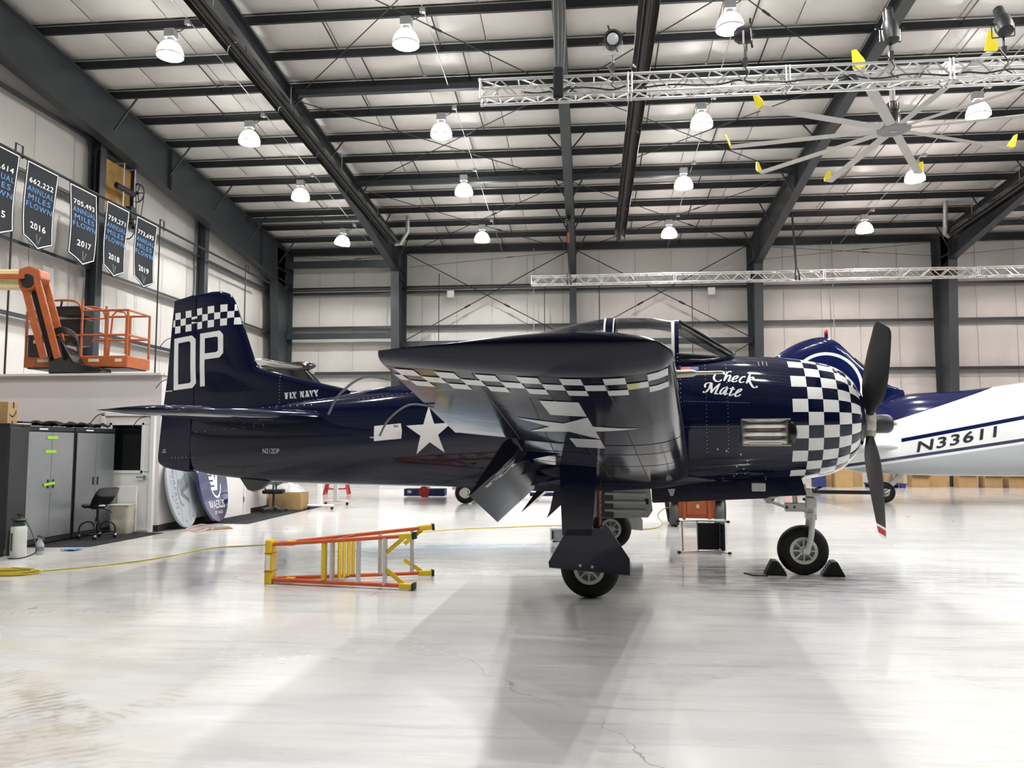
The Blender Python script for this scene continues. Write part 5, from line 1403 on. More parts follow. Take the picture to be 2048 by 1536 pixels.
# ---- banners on a pipe along the end wall
rail = thing('banner_rail', 'black pipe rail on tall thin posts in front of the end wall', 'rail', (-12.6, 10.0, 0))
MB().cyl((0, 0, 8.05), (0, 20.4, 8.05), .035, n=10).build('rail_pipe', 'black', rail, smooth=60)
for y in (6.13, 12.16, 18.15):
    MB().cyl((-.03, y, 0), (-.03, y, 8.15), .022, n=8).build('post', 'black', rail)
    MB().tube([(-.03, y, 8.1), (-.03, y, 8.28), (-.03, y + .22, 8.28), (-.03, y + .22, 8.0)], .022, 6).build('post_hook', 'black', rail)
def banner(y0, wd, num, year, label, sag):
    t = thing('banner', label, 'banner', (-12.50, y0, 7.97), 0, 'hanging annual miles banners')
    H = 1.72; TIP = .25
    ripple = lambda y, z: .035 * sin((y / wd) * 5 + sag) * (-z / H) + .03 * sin(-z * 2.2 + sag * 2)
    def sl(z): return -.10 * sin((-z / H) * 2.2) * sag * .35
    def mp(off):
        return lambda u, v: Vector((ripple(u, v) + off, u + sl(v), v))
    def bot(u): return -H - TIP * (1 - abs(u / wd - .5) * 2)
    nU, nV = 14, 20; b = MB()
    for s_ in (0, 1):
        for i in range(nV + 1):
            for j in range(nU + 1):
                u = wd * j / nU; v = bot(u) * i / nV; b.v.append(mp(-.004 if s_ else 0)(u, v))
    for s_ in (0, 1):
        o_ = s_ * (nU + 1) * (nV + 1)
        for i in range(nV):
            for j in range(nU):
                a = o_ + i * (nU + 1) + j; q = (a, a + 1, a + nU + 2, a + nU + 1); b.f.append(q if s_ else q[::-1])
    b.build('cloth', 'banner_cloth', t, smooth=180, fixn=False)
    e = .025; k = .022
    G = [rect(e, -e - k, wd - 2 * e, k), poly([(e, -e), (e + k, -e), (e + k, -H + .01), (e, -H)]), poly([(wd - e, -e), (wd - e - k, -e), (wd - e - k, -H + .01), (wd - e, -H)]),
         poly([(e, -H), (e + k, -H + .012), (wd / 2, -H - TIP + e * 2 + .02), (wd / 2, -H - TIP + e * 2 - .006)]), poly([(wd - e, -H), (wd - e - k, -H + .012), (wd / 2, -H - TIP + e * 2 + .02), (wd / 2, -H - TIP + e * 2 - .006)])]
    print_mesh('border', G, mp(.005), 'banner_white', t, .12)
    split_islands(print_mesh('number', [fit(text_polys(num, 0, .008, 1.12), wd * .12, -.50, wd * .76, .14)], mp(.006), 'banner_white', t, .12))
    print_mesh('lettering', [fit(text_polys('ANNUAL', 0, 0, 1.15), wd * .09, -.68, wd * .84, .125), fit(text_polys('MILES', 0, 0, 1.2), wd * .14, -.86, wd * .72, .125), fit(text_polys('FLOWN', 0, 0, 1.2), wd * .09, -1.04, wd * .84, .125)], mp(.006), 'banner_blue', t, .12)
    print_mesh('year', [fit(text_polys(year, 0, .012, 1.12), wd * .24, -1.50, wd * .54, .15)], mp(.006), 'banner_white', t, .12)
    print_mesh('mark', [poly([(wd * .45, -1.60), (wd * .48, -1.60), (wd * .50, -1.82), (wd * .48, -1.82)]), poly([(wd * .60, -1.62), (wd * .63, -1.62), (wd * .53, -1.82), (wd * .51, -1.82)])], mp(.006), 'banner_mark', t, .12)
    for s_ in (.04, wd - .04): MB().beam((-.005, s_, -.01), (-.055, s_, .045), .04, .008).build('hanging_loop', 'banner_cloth', t)
banner(15.0, 1.08, '632,614', '2015', 'black annual miles banner for the year twenty fifteen, farthest from the fan', 1.0)
banner(16.30, 1.08, '662,222', '2016', 'black annual miles banner for the year twenty sixteen, beside the post hook', 1.0)
banner(17.84, 1.09, '705,493', '2017', 'black annual miles banner for the year twenty seventeen, over the dark wall column', -.4)
banner(19.27, 1.05, '759,271', '2018', 'black annual miles banner for the year twenty eighteen, under the boarded-up fan', .9)
banner(20.67, 1.10, '773,695', '2019', 'black annual miles banner for the year twenty nineteen, last on the rail', 1.1)
# ---- boarded-up exhaust fan high in the end wall
ef = thing('exhaust_fan', 'boarded-up wall fan with steel cage, pulley and belt', 'wall fan', (-13.2, 20.8, 8.72)); ef.scale = (.72, 1, 1)
MB().box((-.02, 0, 0), (.03, 1.4, 1.55)).build('plywood_board', 'plywood', ef)
f = MB()
for y in (-.78, .78): f.box((.03, y, 0), (.14, .10, 1.75))
for z in (-.83, .83): f.box((.03, 0, z), (.14, 1.66, .10))
f.build('frame', 'steel_dark', ef)
MB().box((.0, -.90, -.1), (.03, .16, 1.7)).build('dark_gap', 'black', ef)
for y in (-.12, .42):
    MB().tube([(.05, y, .75), (.42, y, .75), (.42, y, -.75), (.05, y, -.75)], .022, 6).build('cage_bar', 'galv', ef)
MB().cyl((.40, -.45, .02), (.40, .40, .02), .09, n=16).build('shaft', 'steel_dark', ef, smooth=40)
Mp = Matrix.Translation((.46, .52, .10)) @ Matrix.Rotation(pi / 2, 4, 'X')
p = MB().lathe([(.26, -.02), (.28, -.02), (.28, .02), (.26, .02), (.26, -.02)], 28, Mp, caps=False).lathe([(.05, -.03), (.05, .03)], 12, Mp)
for k in range(5): p.beam(Mp @ Vector((.04 * cos(k * 1.257), .04 * sin(k * 1.257), 0)), Mp @ Vector((.27 * cos(k * 1.257), .27 * sin(k * 1.257), 0)), .03, .02)
p.build('pulley', 'steel_dark', ef, smooth=40)
MB().tube([(.46, .52, .39), (.35, .56, .33), (.38, .60, -.75), (.46, .60, -.83), (.54, .60, -.78), (.73, .54, .10), (.66, .53, .30)], .016, 6, closed=True).build('drive_belt', 'black', ef)
MB().box((.40, .30, -.55), (.26, .26, .34)).build('motor_box', 'steel_dark', ef, bev=.02)
MB().tube(smooth_pts([(.3, .5, -.7), (.3, .62, -1.0), (.25, .45, -1.25), (.1, .2, -1.3)], 5), .018, 6).build('wire', 'black', ef)
# ================================================================= BOOM LIFT
BL = thing('boom_lift', 'orange boom lift whose railed work basket hangs above the office roof', 'boom lift', (-9.8, 14.75, 0))
zf = 3.05
fl_ = MB().box((0, 0, zf + .11), (2.12, .80, .22)).build('basket_skirt', 'orange', BL, bev=.02)
MB().box((0, 0, zf - .005), (2.0, .72, .03)).build('basket_floor', 'black', BL)
def rl(pts, r=.022, n=8, nm='guard_rail', m='orange'): return MB().tube(pts, r, n).build(nm, m, BL, smooth=60)
for y in (-.38, .38):
    for x in (-1.03, -.48, .10, .62, 1.03):
        if y < 0 and x == -.48: continue
        rl([(x, y, zf + .2), (x, y, zf + (1.10 if abs(x) > .3 else 1.32))], .024, nm='post')
    rl([(-1.03, y, zf + .62), (1.03, y, zf + .62)])
    rl([(.10, y, zf + 1.10), (1.03, y, zf + 1.10)]); rl([(-1.03, y, zf + 1.10), (-.5, y, zf + 1.10)])
    rl(smooth_pts([(-.75, y, zf + 1.30), (-.2, y, zf + 1.31), (.02, y, zf + 1.24), (.10, y, zf + 1.05)], 5))
for x in (-1.03, 1.03):
    for z in (.62, 1.10): rl([(x, -.38, zf + z), (x, .38, zf + z)])
rl([(.66, -.38, zf + .2), (.72, -.38, zf + 1.0), (.80, -.38, zf + 1.08), (.96, -.38, zf + 1.05), (1.0, -.38, zf + .95), (1.0, -.38, zf + .25)], .018, nm='gate')
rl(smooth_pts([(.14, -.38, zf + .94), (.55, -.38, zf + .94), (.60, -.38, zf + 1.0), (.55, -.38, zf + 1.08)], 4), .014)
MB().prism([(-.55, 1.02), (.05, 1.02), (.07, 1.18), (.03, 1.22), (-.58, 1.22), (-.60, 1.05)], -.16, .16, Matrix.Translation((0, -.10, zf)) @ Matrix.Rotation(pi / 2, 4, 'X')).build('control_console', 'cab_dark', BL, bev=.02)
MB().prism([(-.50, .42), (.0, .45), (.05, .98), (-.52, .98)], -.14, .14, Matrix.Translation((0, -.05, zf)) @ Matrix.Rotation(pi / 2, 4, 'X')).build('console_cover', 'black', BL, bev=.02)
MB().cyl((-.48, -.2, zf + 1.2), (-.46, -.2, zf + 1.33), .02, n=8).build('joystick', 'black', BL)
MB().box((-.82, -.40, zf + .42), (.30, .06, .42)).build('manual_box', 'black', BL, bev=.02)
MB().box((-.80, -.435, zf + .50), (.09, .004, .07)).build('sticker', 'label_cream', BL)
for x in (-.66, .38, 1.0 - .12): MB().box((x, -.404, zf + .13), (.22 if x < .8 else .14, .004, .06)).build('sticker', 'label_cream', BL)
MB().prism([(-.30, -.16), (.75, -.14), (.75, -.06), (.2, .06), (-.1, .55), (-.32, .58)], -.18, .18, Matrix.Translation((0, -.56, zf)) @ Matrix.Rotation(pi / 2, 4, 'X')).build('rotator', 'black_gloss', BL, bev=.03)
hs = MB()
for k in range(4): hs.tube(smooth_pts([(-.28, -.76, zf + .55 + .03 * k), (.0, -.80, zf + .62 + .03 * k), (.25, -.76, zf + .5 + .02 * k), (.30, -.74, zf + .2)], 5), .018, 6)
tag(hs.build('hydraulic_hoses', 'black', BL, smooth=60), kind='stuff')
# jib leg from the boom head down to the rotator
a_, b_ = Vector((-.60, -.85, zf + 1.62)), Vector((-.18, -.75, zf + .12))
for dy in (-.12, .12): MB().beam(a_ + Vector((-.12, dy, 0)), b_ + Vector((-.12, dy, 0)), .05, .12).build('jib_plate', 'orange', BL, bev=.008)
for dy in (-.12, .12): MB().beam(a_ + Vector((.16, dy, 0)), b_ + Vector((.16, dy, 0)), .05, .12).build('jib_plate', 'orange', BL, bev=.008)
MB().beam(a_ + Vector((.02, 0, 0)), b_ + Vector((.0, 0, .05)), .10, .16).build('jib_core', 'black', BL)
MB().prism([(-.20, .18), (.0, .24), (.22, .16), (.26, .0), (.1, -.22), (-.12, -.26), (-.20, -.1)], -.14, .14, Matrix.Translation(a_) @ Matrix.Rotation(pi / 2, 4, 'X')).build('boom_head', 'orange', BL, bev=.02)
MB().cyl(a_ + Vector((0, -.16, -.05)), a_ + Vector((0, .16, -.05)), .13, n=16).build('head_pivot', 'black', BL)
# boom runs to the left and down to its turntable
e0 = a_ + Vector((-.15, 0, .0)); e1 = Vector((-2.35, -3.2, 2.2))
mid = e0.lerp(e1, .25)
MB().beam(e0, e0 + Vector((-1.9, -.5, -.06)), .22, .36).build('boom', 'boom_cream', BL, bev=.02)
MB().beam(e0 + Vector((.1, -.16, .03)), e0 + Vector((-1.9, -.66, -.03)), .05, .09).build('boom_rail', 'orange', BL)
MB().box((e0.x - .52, e0.y - .26, e0.z + .13), (.34, .012, .09)).build('yellow_label', 'yellow', BL)
for q in (.36, .72): MB().box((e0.x - .42, e0.y - .30, e0.z + (.02 if q < .5 else -.02)), (.05, .10, .18)).build('clip', 'grey_plastic', BL)
MB().beam(e0 + Vector((-1.85, -.5, 0)), Vector((-2.55, -3.6, 1.35)), .28, .36).build('boom', 'boom_cream', BL, bev=.02)
MB().box((-2.4, -3.8, .95), (1.1, 2.2, .9)).build('turntable', 'orange', BL, bev=.06)
MB().box((-2.4, -3.8, .42), (1.3, 2.0, .28)).build('chassis', 'orange_dark', BL, bev=.04)
for x in (-3.0, -1.8):
    for y in (-4.7, -2.9): MB().lathe([(.2, -.14), (.38, -.14), (.42, -.08), (.42, .08), (.38, .14), (.2, .14)], 24, Matrix.Translation((x, y, .42)) @ Matrix.Rotation(pi / 2, 4, 'Y')).build('tyre', 'tyre', BL, smooth=40)
# ================================================================= THINGS ON THE FLOOR, LEFT SIDE
# ---- carpet mats
tag(MB().prism([(-8.9, 11.6), (-8.4, 11.5), (-7.58, 11.65), (-7.50, 13.62), (-8.9, 13.62)], 0.002, .010).build('floor_mat', 'carpet'), 'dark grey carpet mat under the rolling stool by the cabinets', 'mat')
tag(MB().prism([(-7.68, 15.42), (-6.71, 15.36), (-6.76, 20.4), (-7.68, 20.4)], 0.002, .010).build('floor_mat', 'carpet'), 'long dark grey carpet mat along the office side wall', 'mat')
# ---- storage cabinets
def cabinet(label, x, y, rz, wd, body, front, taped, name='storage_cabinet'):
    t = thing(name, label, 'cabinet', (x, y, .012), rz, 'tall steel cabinets beside the office door')
    # local: width along y (0..wd), front face at x=0 looking +x
    H, D = 1.83, .46
    MB().box((-D / 2 - .02, wd / 2, H / 2 + .02), (D, wd, H - .04)).build('carcass', body, t, bev=.006)
    MB().box((-D / 2 - .01, wd / 2, H - .03), (D + .02, wd, .07)).build('top_rail', 'cab_dark', t, bev=.006)
    MB().box((-.005, wd / 2, .05), (.03, wd, .07)).build('kick_plate', 'cab_dark', t)
    for k in range(2):
        y0 = .03 + k * (wd - .06) / 2; w2 = (wd - .06) / 2 - .006
        d_ = MB().box((.004, y0 + w2 / 2 + .003, .92), (.022, w2, 1.65)).build('door', front, t, bev=.004)
        hy = y0 + w2 - .055 if k == 0 else y0 + .06
        MB().box((.018, hy, .93), (.012, .034, .135)).build('handle', 'black', d_)
        if k == 1: MB().cyl((.012, y0 + .03, .76), (.02, y0 + .03, .76), .008, n=8).build('lock', 'chrome', d_)
    MB().box((.012, wd * .32, 1.792), (.006, .20, .022)).build('badge', 'trim_white', t)
    if taped:
        for z, dy, r in ((1.66, .0, 0), (1.44, -.03, 0), (.93, -.04, .08)):
            MB().box((0, 0, 0), (.003, .26, .045)).build('tape_strip', 'tape_green', t, loc=(.021 if z > 1 else .027, wd / 2 + dy, z), rot=(r, 0, 0))
    return t
cabinet('grey steel cabinet with strips of green tape across its doors', -8.50, 11.38, 0, 1.14, 'cab_dark', 'cab_gray', True)
cabinet('untaped grey steel cabinet beside the white office door', -8.50, 12.55, 0, 1.12, 'cab_dark', 'cab_gray', False)
dk = thing('storage_cabinet', 'dark charcoal steel cabinet turned away at the end of the row', 'cabinet', (-8.07, 10.47, .002), radians(22.8), 'tall steel cabinets beside the office door')
MB().box((-.25, .48, .93), (.48, .95, 1.80)).build('carcass', 'cab_dark', dk, bev=.008)
MB().box((-.005, .48, .95), (.02, .93, 1.70)).build('side_panel', 'cab_dark', dk, bev=.006)
MB().box((-.25, .48, 1.84), (.50, .97, .03)).build('top_rail', 'black', dk, bev=.006)
# ---- things on the cabinets
cx = thing('cardboard_box', 'brown cardboard box with black printed smile arrow on the cabinets', 'box', (-8.72, 11.02, 1.858), radians(20), 'cardboard boxes')
MB().box((0, 0, .165), (.42, .40, .33)).build('carton', 'card', cx, bev=.006)
arc = [(lerp(-.14, .14, i / 12), .155 - .055 * sin(pi * i / 12) + .035 * i / 12) for i in range(13)]
print_mesh('arrow_print', [nib(arc, .024, .016, 90), poly([(.105, .215), (.155, .205), (.145, .155), (.125, .19)])], lambda u, v: Vector((.212, u, v)), 'black', cx, .1)
MB().box((.212, .02, .29), (.003, .05, .09)).build('parcel_tape', 'black', cx)
MB().box((.212, .0, .03), (.003, .045, .05)).build('parcel_tape', 'black', cx)
tag(MB().prism([(0, 0), (.34, .02), (.33, .24), (.02, .22)], 0, .05, Matrix.Translation((-8.97, 11.42, 1.85)) @ Matrix.Diagonal((1, 1, 1.4, 1))).build('black_case', 'black', bev=.01), 'flat black case lying on the cabinet behind the draped cloth', 'case')
def drape(name, label, x0, y0, wx, wy, seed):
    rnd = random.Random(seed); b = MB(); n = 22
    ph = [rnd.uniform(0, 6) for _ in range(6)]
    for i in range(n + 1):
        for j in range(n + 1):
            u, v = i / n, j / n
            z = .035 + .03 * sin(u * 9 + ph[0]) * sin(v * 7 + ph[1]) + .018 * sin(u * 21 + v * 13 + ph[2])
            z = max(z, .012)
            b.v.append(Vector((x0 + wx * u + .03 * sin(v * 11 + ph[3]), y0 + wy * v + .04 * sin(u * 9 + ph[4]), 1.85 + z)))
    for i in range(n):
        for j in range(n): a = i * (n + 1) + j; b.f.append((a, a + 1, a + n + 2, a + n + 1))
    o = b.build(name, 'black_cloth', smooth=180); m = o.modifiers.new('s', 'SOLIDIFY'); m.thickness = .02; m.offset = 1
    return tag(o, label, 'cover')
drape('folded_cover', 'crumpled black fabric cover draped over the taped cabinet', -8.93, 11.70, .42, .80, 3)
drape('folded_cover', 'crumpled black fabric cover spread over the untaped cabinet', -8.93, 12.6, .42, .95, 5)
tag(MB().box((-8.30, 11.02, 1.866), (.05, .30, .012)).build('white_strip', 'trim_white'), 'thin white strip lying on the edge of the dark cabinet', 'strip')
# ---- pump sprayer, bottles, rag
sp_ = thing('pump_sprayer', 'white pump sprayer with green pump top beside the dark cabinet', 'sprayer', (-7.83, 10.42, .002), radians(-30))
secs = []
for z, k in ((0, .86), (.02, .97), (.06, 1), (.36, 1), (.41, .95), (.435, .8)):
    secs.append([(k * .105 * math.copysign(abs(cos(t)) ** .5, cos(t)), k * .085 * math.copysign(abs(sin(t)) ** .5, sin(t)), z) for t in [2 * pi * i / 24 for i in range(24)]])
MB().loft(secs).build('tank', 'poly_white', sp_, smooth=50)
MB().lathe([(.075, .43), (.08, .45), (.075, .50), (.05, .52)], 20).build('filler_cap', 'green_cap', sp_, smooth=40)
MB().lathe([(.10, .515), (.085, .535), (.03, .55)], 18).cyl((0, 0, .54), (0, 0, .585), .012, n=8).beam((-.055, 0, .59), (.055, 0, .59), .022, .022).build('pump_handle', 'black', sp_)
MB().box((0, -.088, .22), (.05, .006, .24)).build('level_print', 'grey_panel', sp_)
MB().tube([(-.085, -.085, .03), (-.085, -.09, .15), (-.075, -.088, .38)], [.028, .02, .014], 8).build('trigger_wand', 'black', sp_, smooth=60)
MB().tube(smooth_pts([(.06, .05, .52), (.25, .05, .38), (.40, .05, .20), (.44, .03, .10), (.30, -.06, .03), (.14, -.13, .012), (.05, -.14, .012)], 6), .008, 6).build('hose', 'black', sp_, smooth=60)
MB().tube(smooth_pts([(-.05, .03, .50), (-.15, .05, .45), (-.24, .06, .28), (-.30, .05, .12)], 6), .006, 6).build('shoulder_strap', 'black', sp_)
def spray_bottle(x, y, label):
    t = thing('spray_bottle', label, 'bottle', (x, y, .002), 0, 'spray bottles beside the sprayer')
    MB().lathe([(.040, 0), (.045, .01), (.045, .12), (.038, .15), (.016, .20), (.014, .225)], 20).build('bottle', 'poly_clear', t, smooth=50)
    MB().lathe([(.0455, .05), (.0455, .11)], 20, caps=False).build('label_band', 'grey_plastic', t)
    MB().box((.012, 0, .245), (.07, .03, .035)).box((.04, 0, .215), (.012, .02, .04)).build('trigger', 'grey_panel', t, bev=.006)
    return t
spray_bottle(-7.84, 10.86, 'clear spray bottle with dark trigger tucked behind the other bottle')
spray_bottle(-7.75, 10.77, 'clear spray bottle with pale label standing clear of the cabinets')
b = MB(); n = 10
for i in range(n + 1):
    for j in range(n + 1): b.v.append(Vector((-7.72 + .22 * i / n, 11.15 + .24 * j / n, .012 + .02 * abs(sin(i * 1.3) * cos(j * 1.1)))))
for i in range(n):
    for j in range(n): a = i * (n + 1) + j; b.f.append((a, a + 1, a + n + 2, a + n + 1))
tag(b.build('rag', 'blue_rag', smooth=180), 'pale blue rag crumpled on the floor by the cabinet foot', 'rag')
# ---- rolling stool
so = thing('rolling_stool', 'black rolling mechanic stool with low backrest and looped foot ring', 'stool', (-8.12, 12.65, .012), radians(-20))
MB().lathe([(.02, .0), (.19, .005), (.21, .03), (.20, .06), (.15, .075), (.001, .078)], 28, Matrix.Translation((-.08, 0, .50)) @ Matrix.Diagonal((1, .95, 1, 1))).build('seat', 'black_gloss', so, smooth=50)
secs = []
for t_, th in ((0, .02), (.25, .035), (.7, .035), (1, .02)):
    c_ = Vector((.06 + .20 * t_, 0, .56 + .27 * t_)); w_ = .19 + .03 * sin(pi * t_)
    secs.append([(c_.x + th * cos(q) * .9, w_ * math.copysign(abs(sin(q)) ** .6, sin(q)), c_.z - th * cos(q) * .7) for q in [2 * pi * i / 20 for i in range(20)]])
MB().loft(secs).build('backrest', 'black_gloss', so, smooth=60)
MB().cyl((0, 0, .12), (0, 0, .34), .035, n=14).cyl((0, 0, .34), (0, 0, .50), .022, n=14).box((0, 0, .495), (.16, .14, .03)).build('gas_column', 'black', so, smooth=40)
MB().tube([(.04, .04, .49), (.15, .10, .45), (.19, .12, .42)], .009, 6).build('height_lever', 'black', so)
for k in range(4):
    a = radians(45 + 90 * k); px_, py_ = .27 * cos(a), .27 * sin(a)
    MB().tube(smooth_pts([(.03 * cos(a), .03 * sin(a), .16), (.08 * cos(a), .08 * sin(a), .26), (.18 * cos(a), .18 * sin(a), .27), (.26 * cos(a), .26 * sin(a), .20), (px_, py_, .075)], 5), .014, 8).build('leg', 'black', so, smooth=60)
    MB().cyl((px_, py_ - .015, .03), (px_, py_ + .015, .03), .03, n=14).build('caster', 'black', so)
    MB().box((px_, py_, .06), (.035, .045, .03)).build('caster_fork', 'chrome', so)
r_ = MB().tube([(.26 * cos(radians(a)), .26 * sin(radians(a)), .09) for a in range(0, 360, 15)], .012, 8, closed=True)
r_.build('foot_ring', 'black', so, smooth=60)
# ---- tall bin beside the door
tb_ = thing('waste_bin', 'tall beige fabric bin standing beside the office door', 'bin', (-8.16, 13.42, .012), radians(5))
secs = []
for z, k in ((0, .92), (.02, .96), (.22, 1.0), (.25, .97), (.28, 1.0), (.47, 1.02), (.49, 1.04)):
    secs.append([(.17 * k * math.copysign(abs(cos(q)) ** .45, cos(q)), .15 * k * math.copysign(abs(sin(q)) ** .45, sin(q)), z) for q in [2 * pi * i / 28 for i in range(28)]])
MB().loft(secs).build('body', 'beige_bin', tb_, smooth=40)
MB().box((0, 0, .497), (.36, .32, .02)).build('lid', 'beige_bin', tb_, bev=.01)
tag(MB().box((-8.22, 13.66, .42), (.36, .03, .80)).build('tall_board', 'door_white', bev=.004), 'pale flat board leaning behind the beige bin', 'board')
# ---- round signs leaning on the office side wall
def round_sign(label, y, blue):
    R = .72 if not blue else .86
    t = thing('round_sign', label, 'sign', (-7.50 if not blue else -7.42, y, .012), 0, 'round company signs leaning on the office wall')
    lean = radians(11)
    # local disc frame: u to the right when seen from the hangar, v up; faces +x
    M_d = Matrix.Rotation(-lean, 4, 'Y') @ Matrix.Translation((0, 0, R)) @ Matrix.Rotation(radians(8), 4, 'Z')
    prof = [(R - .012, -.03), (R, -.018), (R, .018), (R - .012, .03)]
    Mz = M_d @ Matrix.Rotation(pi / 2, 4, 'Y')
    MB().lathe(prof, 56, Mz).build('disc', 'sign_blue' if blue else 'sign_grey', t, smooth=40)
    def mp(u, v):
        if not blue:                          # the grey blank stands turned a quarter
            u, v = v, -u
        return M_d @ Vector((.032 if blue else .0315, -u * -1, v))
    m = 'decal_white' if blue else 'sign_groove'
    S_ = R / .80
    G = []
    for k in range(5):
        y0 = .26 - .10 * k; x0 = -.36 + .045 * k
        G.append(poly([(x0, y0), (x0 + .22 - .012 * k, y0), (x0 + .25 - .012 * k, y0 - .062), (x0 + .028, y0 - .062)]))
    G += [poly([(-.16, .32), (-.05, .32), (.07, -.04), (.13, .10), (.20, .24), (.30, .24), (.12, -.20), (.02, -.20)])]
    G.append(ring_band(.06, -.04, .27, .31, radians(200), radians(350), 24))
    G.append(fit(text_polys('VAERUS', 0, .004, 1.15), -.34, -.54, .74, .15))
    for k in range(4): G.append(rect(-.46 + .02 * k, -.42 - .032 * k, .10 - .008 * k, .018))
    G.append(fit(text_polys('JET SALES', 0, 0, 1.1), -.20, -.66, .44, .07))
    G = [([(a * S_, b_ * S_) for a, b_ in vs], fs) for vs, fs in G]
    print_mesh('emblem', G, mp, m, t)
    if not blue:
        for k in range(10):
            a = 2 * pi * k / 10 + .2; p_ = M_d @ Vector((.03, .60 * cos(a), .60 * sin(a)))
            MB().sphere(p_, .012, 8, 6).build('screw', 'sign_blue', t)
        for yy in (-.25, .15): MB().beam(M_d @ Vector((.031, yy, -.6)), M_d @ Vector((.031, yy, .6)), .004, .004).build('board_seam', 'sign_groove', t)
round_sign('grey unpainted round sign blank lying on its side against the office wall', 14.48, False)
round_sign('round navy blue jet sales sign with white winged letter emblem', 15.58, True)
pc = thing('pink_cable', 'coil of pinkish cable on the floor below the grey sign', 'cable', (-7.12, 13.98, .004))
MB().tube(smooth_pts([(-.2, -.1, .008), (0, .25, .02), (.2, .1, .03), (.12, -.15, .008), (-.15, .0, .03), (.0, .3, .09), (.25, .22, .04), (.32, .0, .008)], 6), .008, 6).build('cable', 'pink_cord', pc, smooth=60)
tag(MB().prism([(-6.95, 14.10), (-6.60, 14.45), (-6.88, 14.85), (-7.0, 14.5)], .002, .012).build('cardboard_sheet', 'card_dark'), 'flat brown cardboard sheet on the floor by the round signs', 'cardboard')
# ---- office chair, carton with plastic wrap, white desk, red trestle
oc = thing('office_chair', 'black swivel office chair on the carpet beside the cardboard carton', 'chair', (-7.32, 18.15, .012), radians(15))
for k in range(5):
    a = 2 * pi * k / 5 + .3
    MB().beam((.03 * cos(a), .03 * sin(a), .12), (.30 * cos(a), .30 * sin(a), .075), .05, .035).build('base_arm', 'grey_panel', oc)
    MB().cyl((.30 * cos(a), .30 * sin(a) - .02, .03), (.30 * cos(a), .30 * sin(a) + .02, .03), .03, n=12).build('caster', 'black', oc)
MB().cyl((0, 0, .11), (0, 0, .42), .028, n=12).build('gas_column', 'black', oc)
MB().box((0, 0, .47), (.48, .48, .09)).build('seat', 'black_cloth', oc, bev=.035)
MB().box((-.25, 0, .78), (.07, .44, .50)).build('backrest', 'black_cloth', oc, bev=.03)
MB().beam((-.10, 0, .43), (-.25, 0, .60), .06, .02).build('back_stem', 'black', oc)
for s_ in (-1, 1):
    MB().tube([(.02, s_ * .24, .46), (.02, s_ * .29, .50), (.02, s_ * .29, .64)], .018, 8).build('arm_post', 'black', oc)
    MB().box((.03, s_ * .29, .66), (.25, .06, .03)).build('armrest', 'black', oc, bev=.012)
cx2 = thing('cardboard_box', 'large cardboard carton behind the office chair, topped with clear plastic', 'box', (-7.27, 18.98, .012), 0, 'cardboard boxes')
MB().box((0, 0, .20), (.80, .56, .40)).build('carton', 'card', cx2, bev=.006)
pw = MB(); n = 14; rnd = random.Random(4)
for i in range(n + 1):
    for j in range(n + 1):
        u, v = i / n, j / n; pw.v.append(Vector((-.39 + .78 * u, -.28 + .55 * v, .42 + .17 * sin(pi * u) ** .6 * sin(pi * v) ** .5 * (1 + .5 * rnd.uniform(-1, 1)))))
for i in range(n):
    for j in range(n): a = i * (n + 1) + j; pw.f.append((a, a + 1, a + n + 2, a + n + 1))
pwo = pw.build('plastic_sheet', 'plastic_wrap', smooth=180, loc=(-7.27, 18.98, .012)); tag(pwo, 'crumpled clear plastic sheeting heaped on the cardboard carton', 'plastic')
ds = thing('standing_desk', 'white T-legged rolling desk frame beyond the carpet mat', 'desk', (-6.48, 19.0, .0), radians(0))
for yy, xx in ((0, 0), (1.55, -.1)):
    MB().box((xx - .02, yy, .60), (.11, .075, 1.0)).build('column', 'trim_white', ds, bev=.01)
    MB().box((xx, yy, .105), (.66, .09, .05)).build('foot', 'trim_white', ds, bev=.02)
    for s_ in (-.29, .29): MB().cyl((xx + s_, yy - .015, .036), (xx + s_, yy + .015, .036), .036, n=14).build('caster', 'black', ds)
MB().box((-.05, .78, 1.10), (.75, 1.75, .03)).build('desk_top', 'trim_white', ds)
rt = thing('trestle', 'red steel trestle stand on the far floor', 'trestle', (-8.05, 25.2, 0), radians(10))
for x in (-.28, .28):
    for s_ in (-1, 1): MB().beam((x + .10 * (1 if x > 0 else -1), s_ * .28, 0), (x * .8, s_ * .05, .80), .05, .05).build('leg', 'red', rt)
    MB().beam((x, -.24, .20), (x, .24, .20), .035, .035).build('cross_bar', 'red', rt)
MB().beam((-.30, -.24, .18), (.30, -.24, .18), .04, .04).build('cross_bar', 'red', rt)
MB().box((0, 0, .82), (.9, .12, .05)).build('top_beam', 'red', rt)
ab = thing('equipment_bin', 'low blue bin with a red hose drum in front of the white partition', 'bin', (-4.95, 24.2, 0))
MB().box((0, 0, .14), (1.25, .45, .22)).build('bin_body', 'blue_plastic', ab, bev=.02)
MB().cyl((0, -.245, .16), (0, .1, .16), .17, n=20).build('hose_drum', 'red', ab)
MB().box((-.45, -.232, .16), (.12, .01, .08)).build('label_plate', 'trim_white', ab)
tbar = thing('tow_bar', 'blue tow bar lying on the floor behind the drooped flap', 'tow bar', (-.6, 23.6, .0))
MB().cyl((-1.1, 0, .13), (1.2, 0, .13), .06, n=14).build('bar', 'blue_plastic', tbar, smooth=60)
for x in (-.9, 1.0): MB().cyl((x, -.12, .07), (x, -.06, .07), .07, n=14).build('wheel', 'black', tbar)
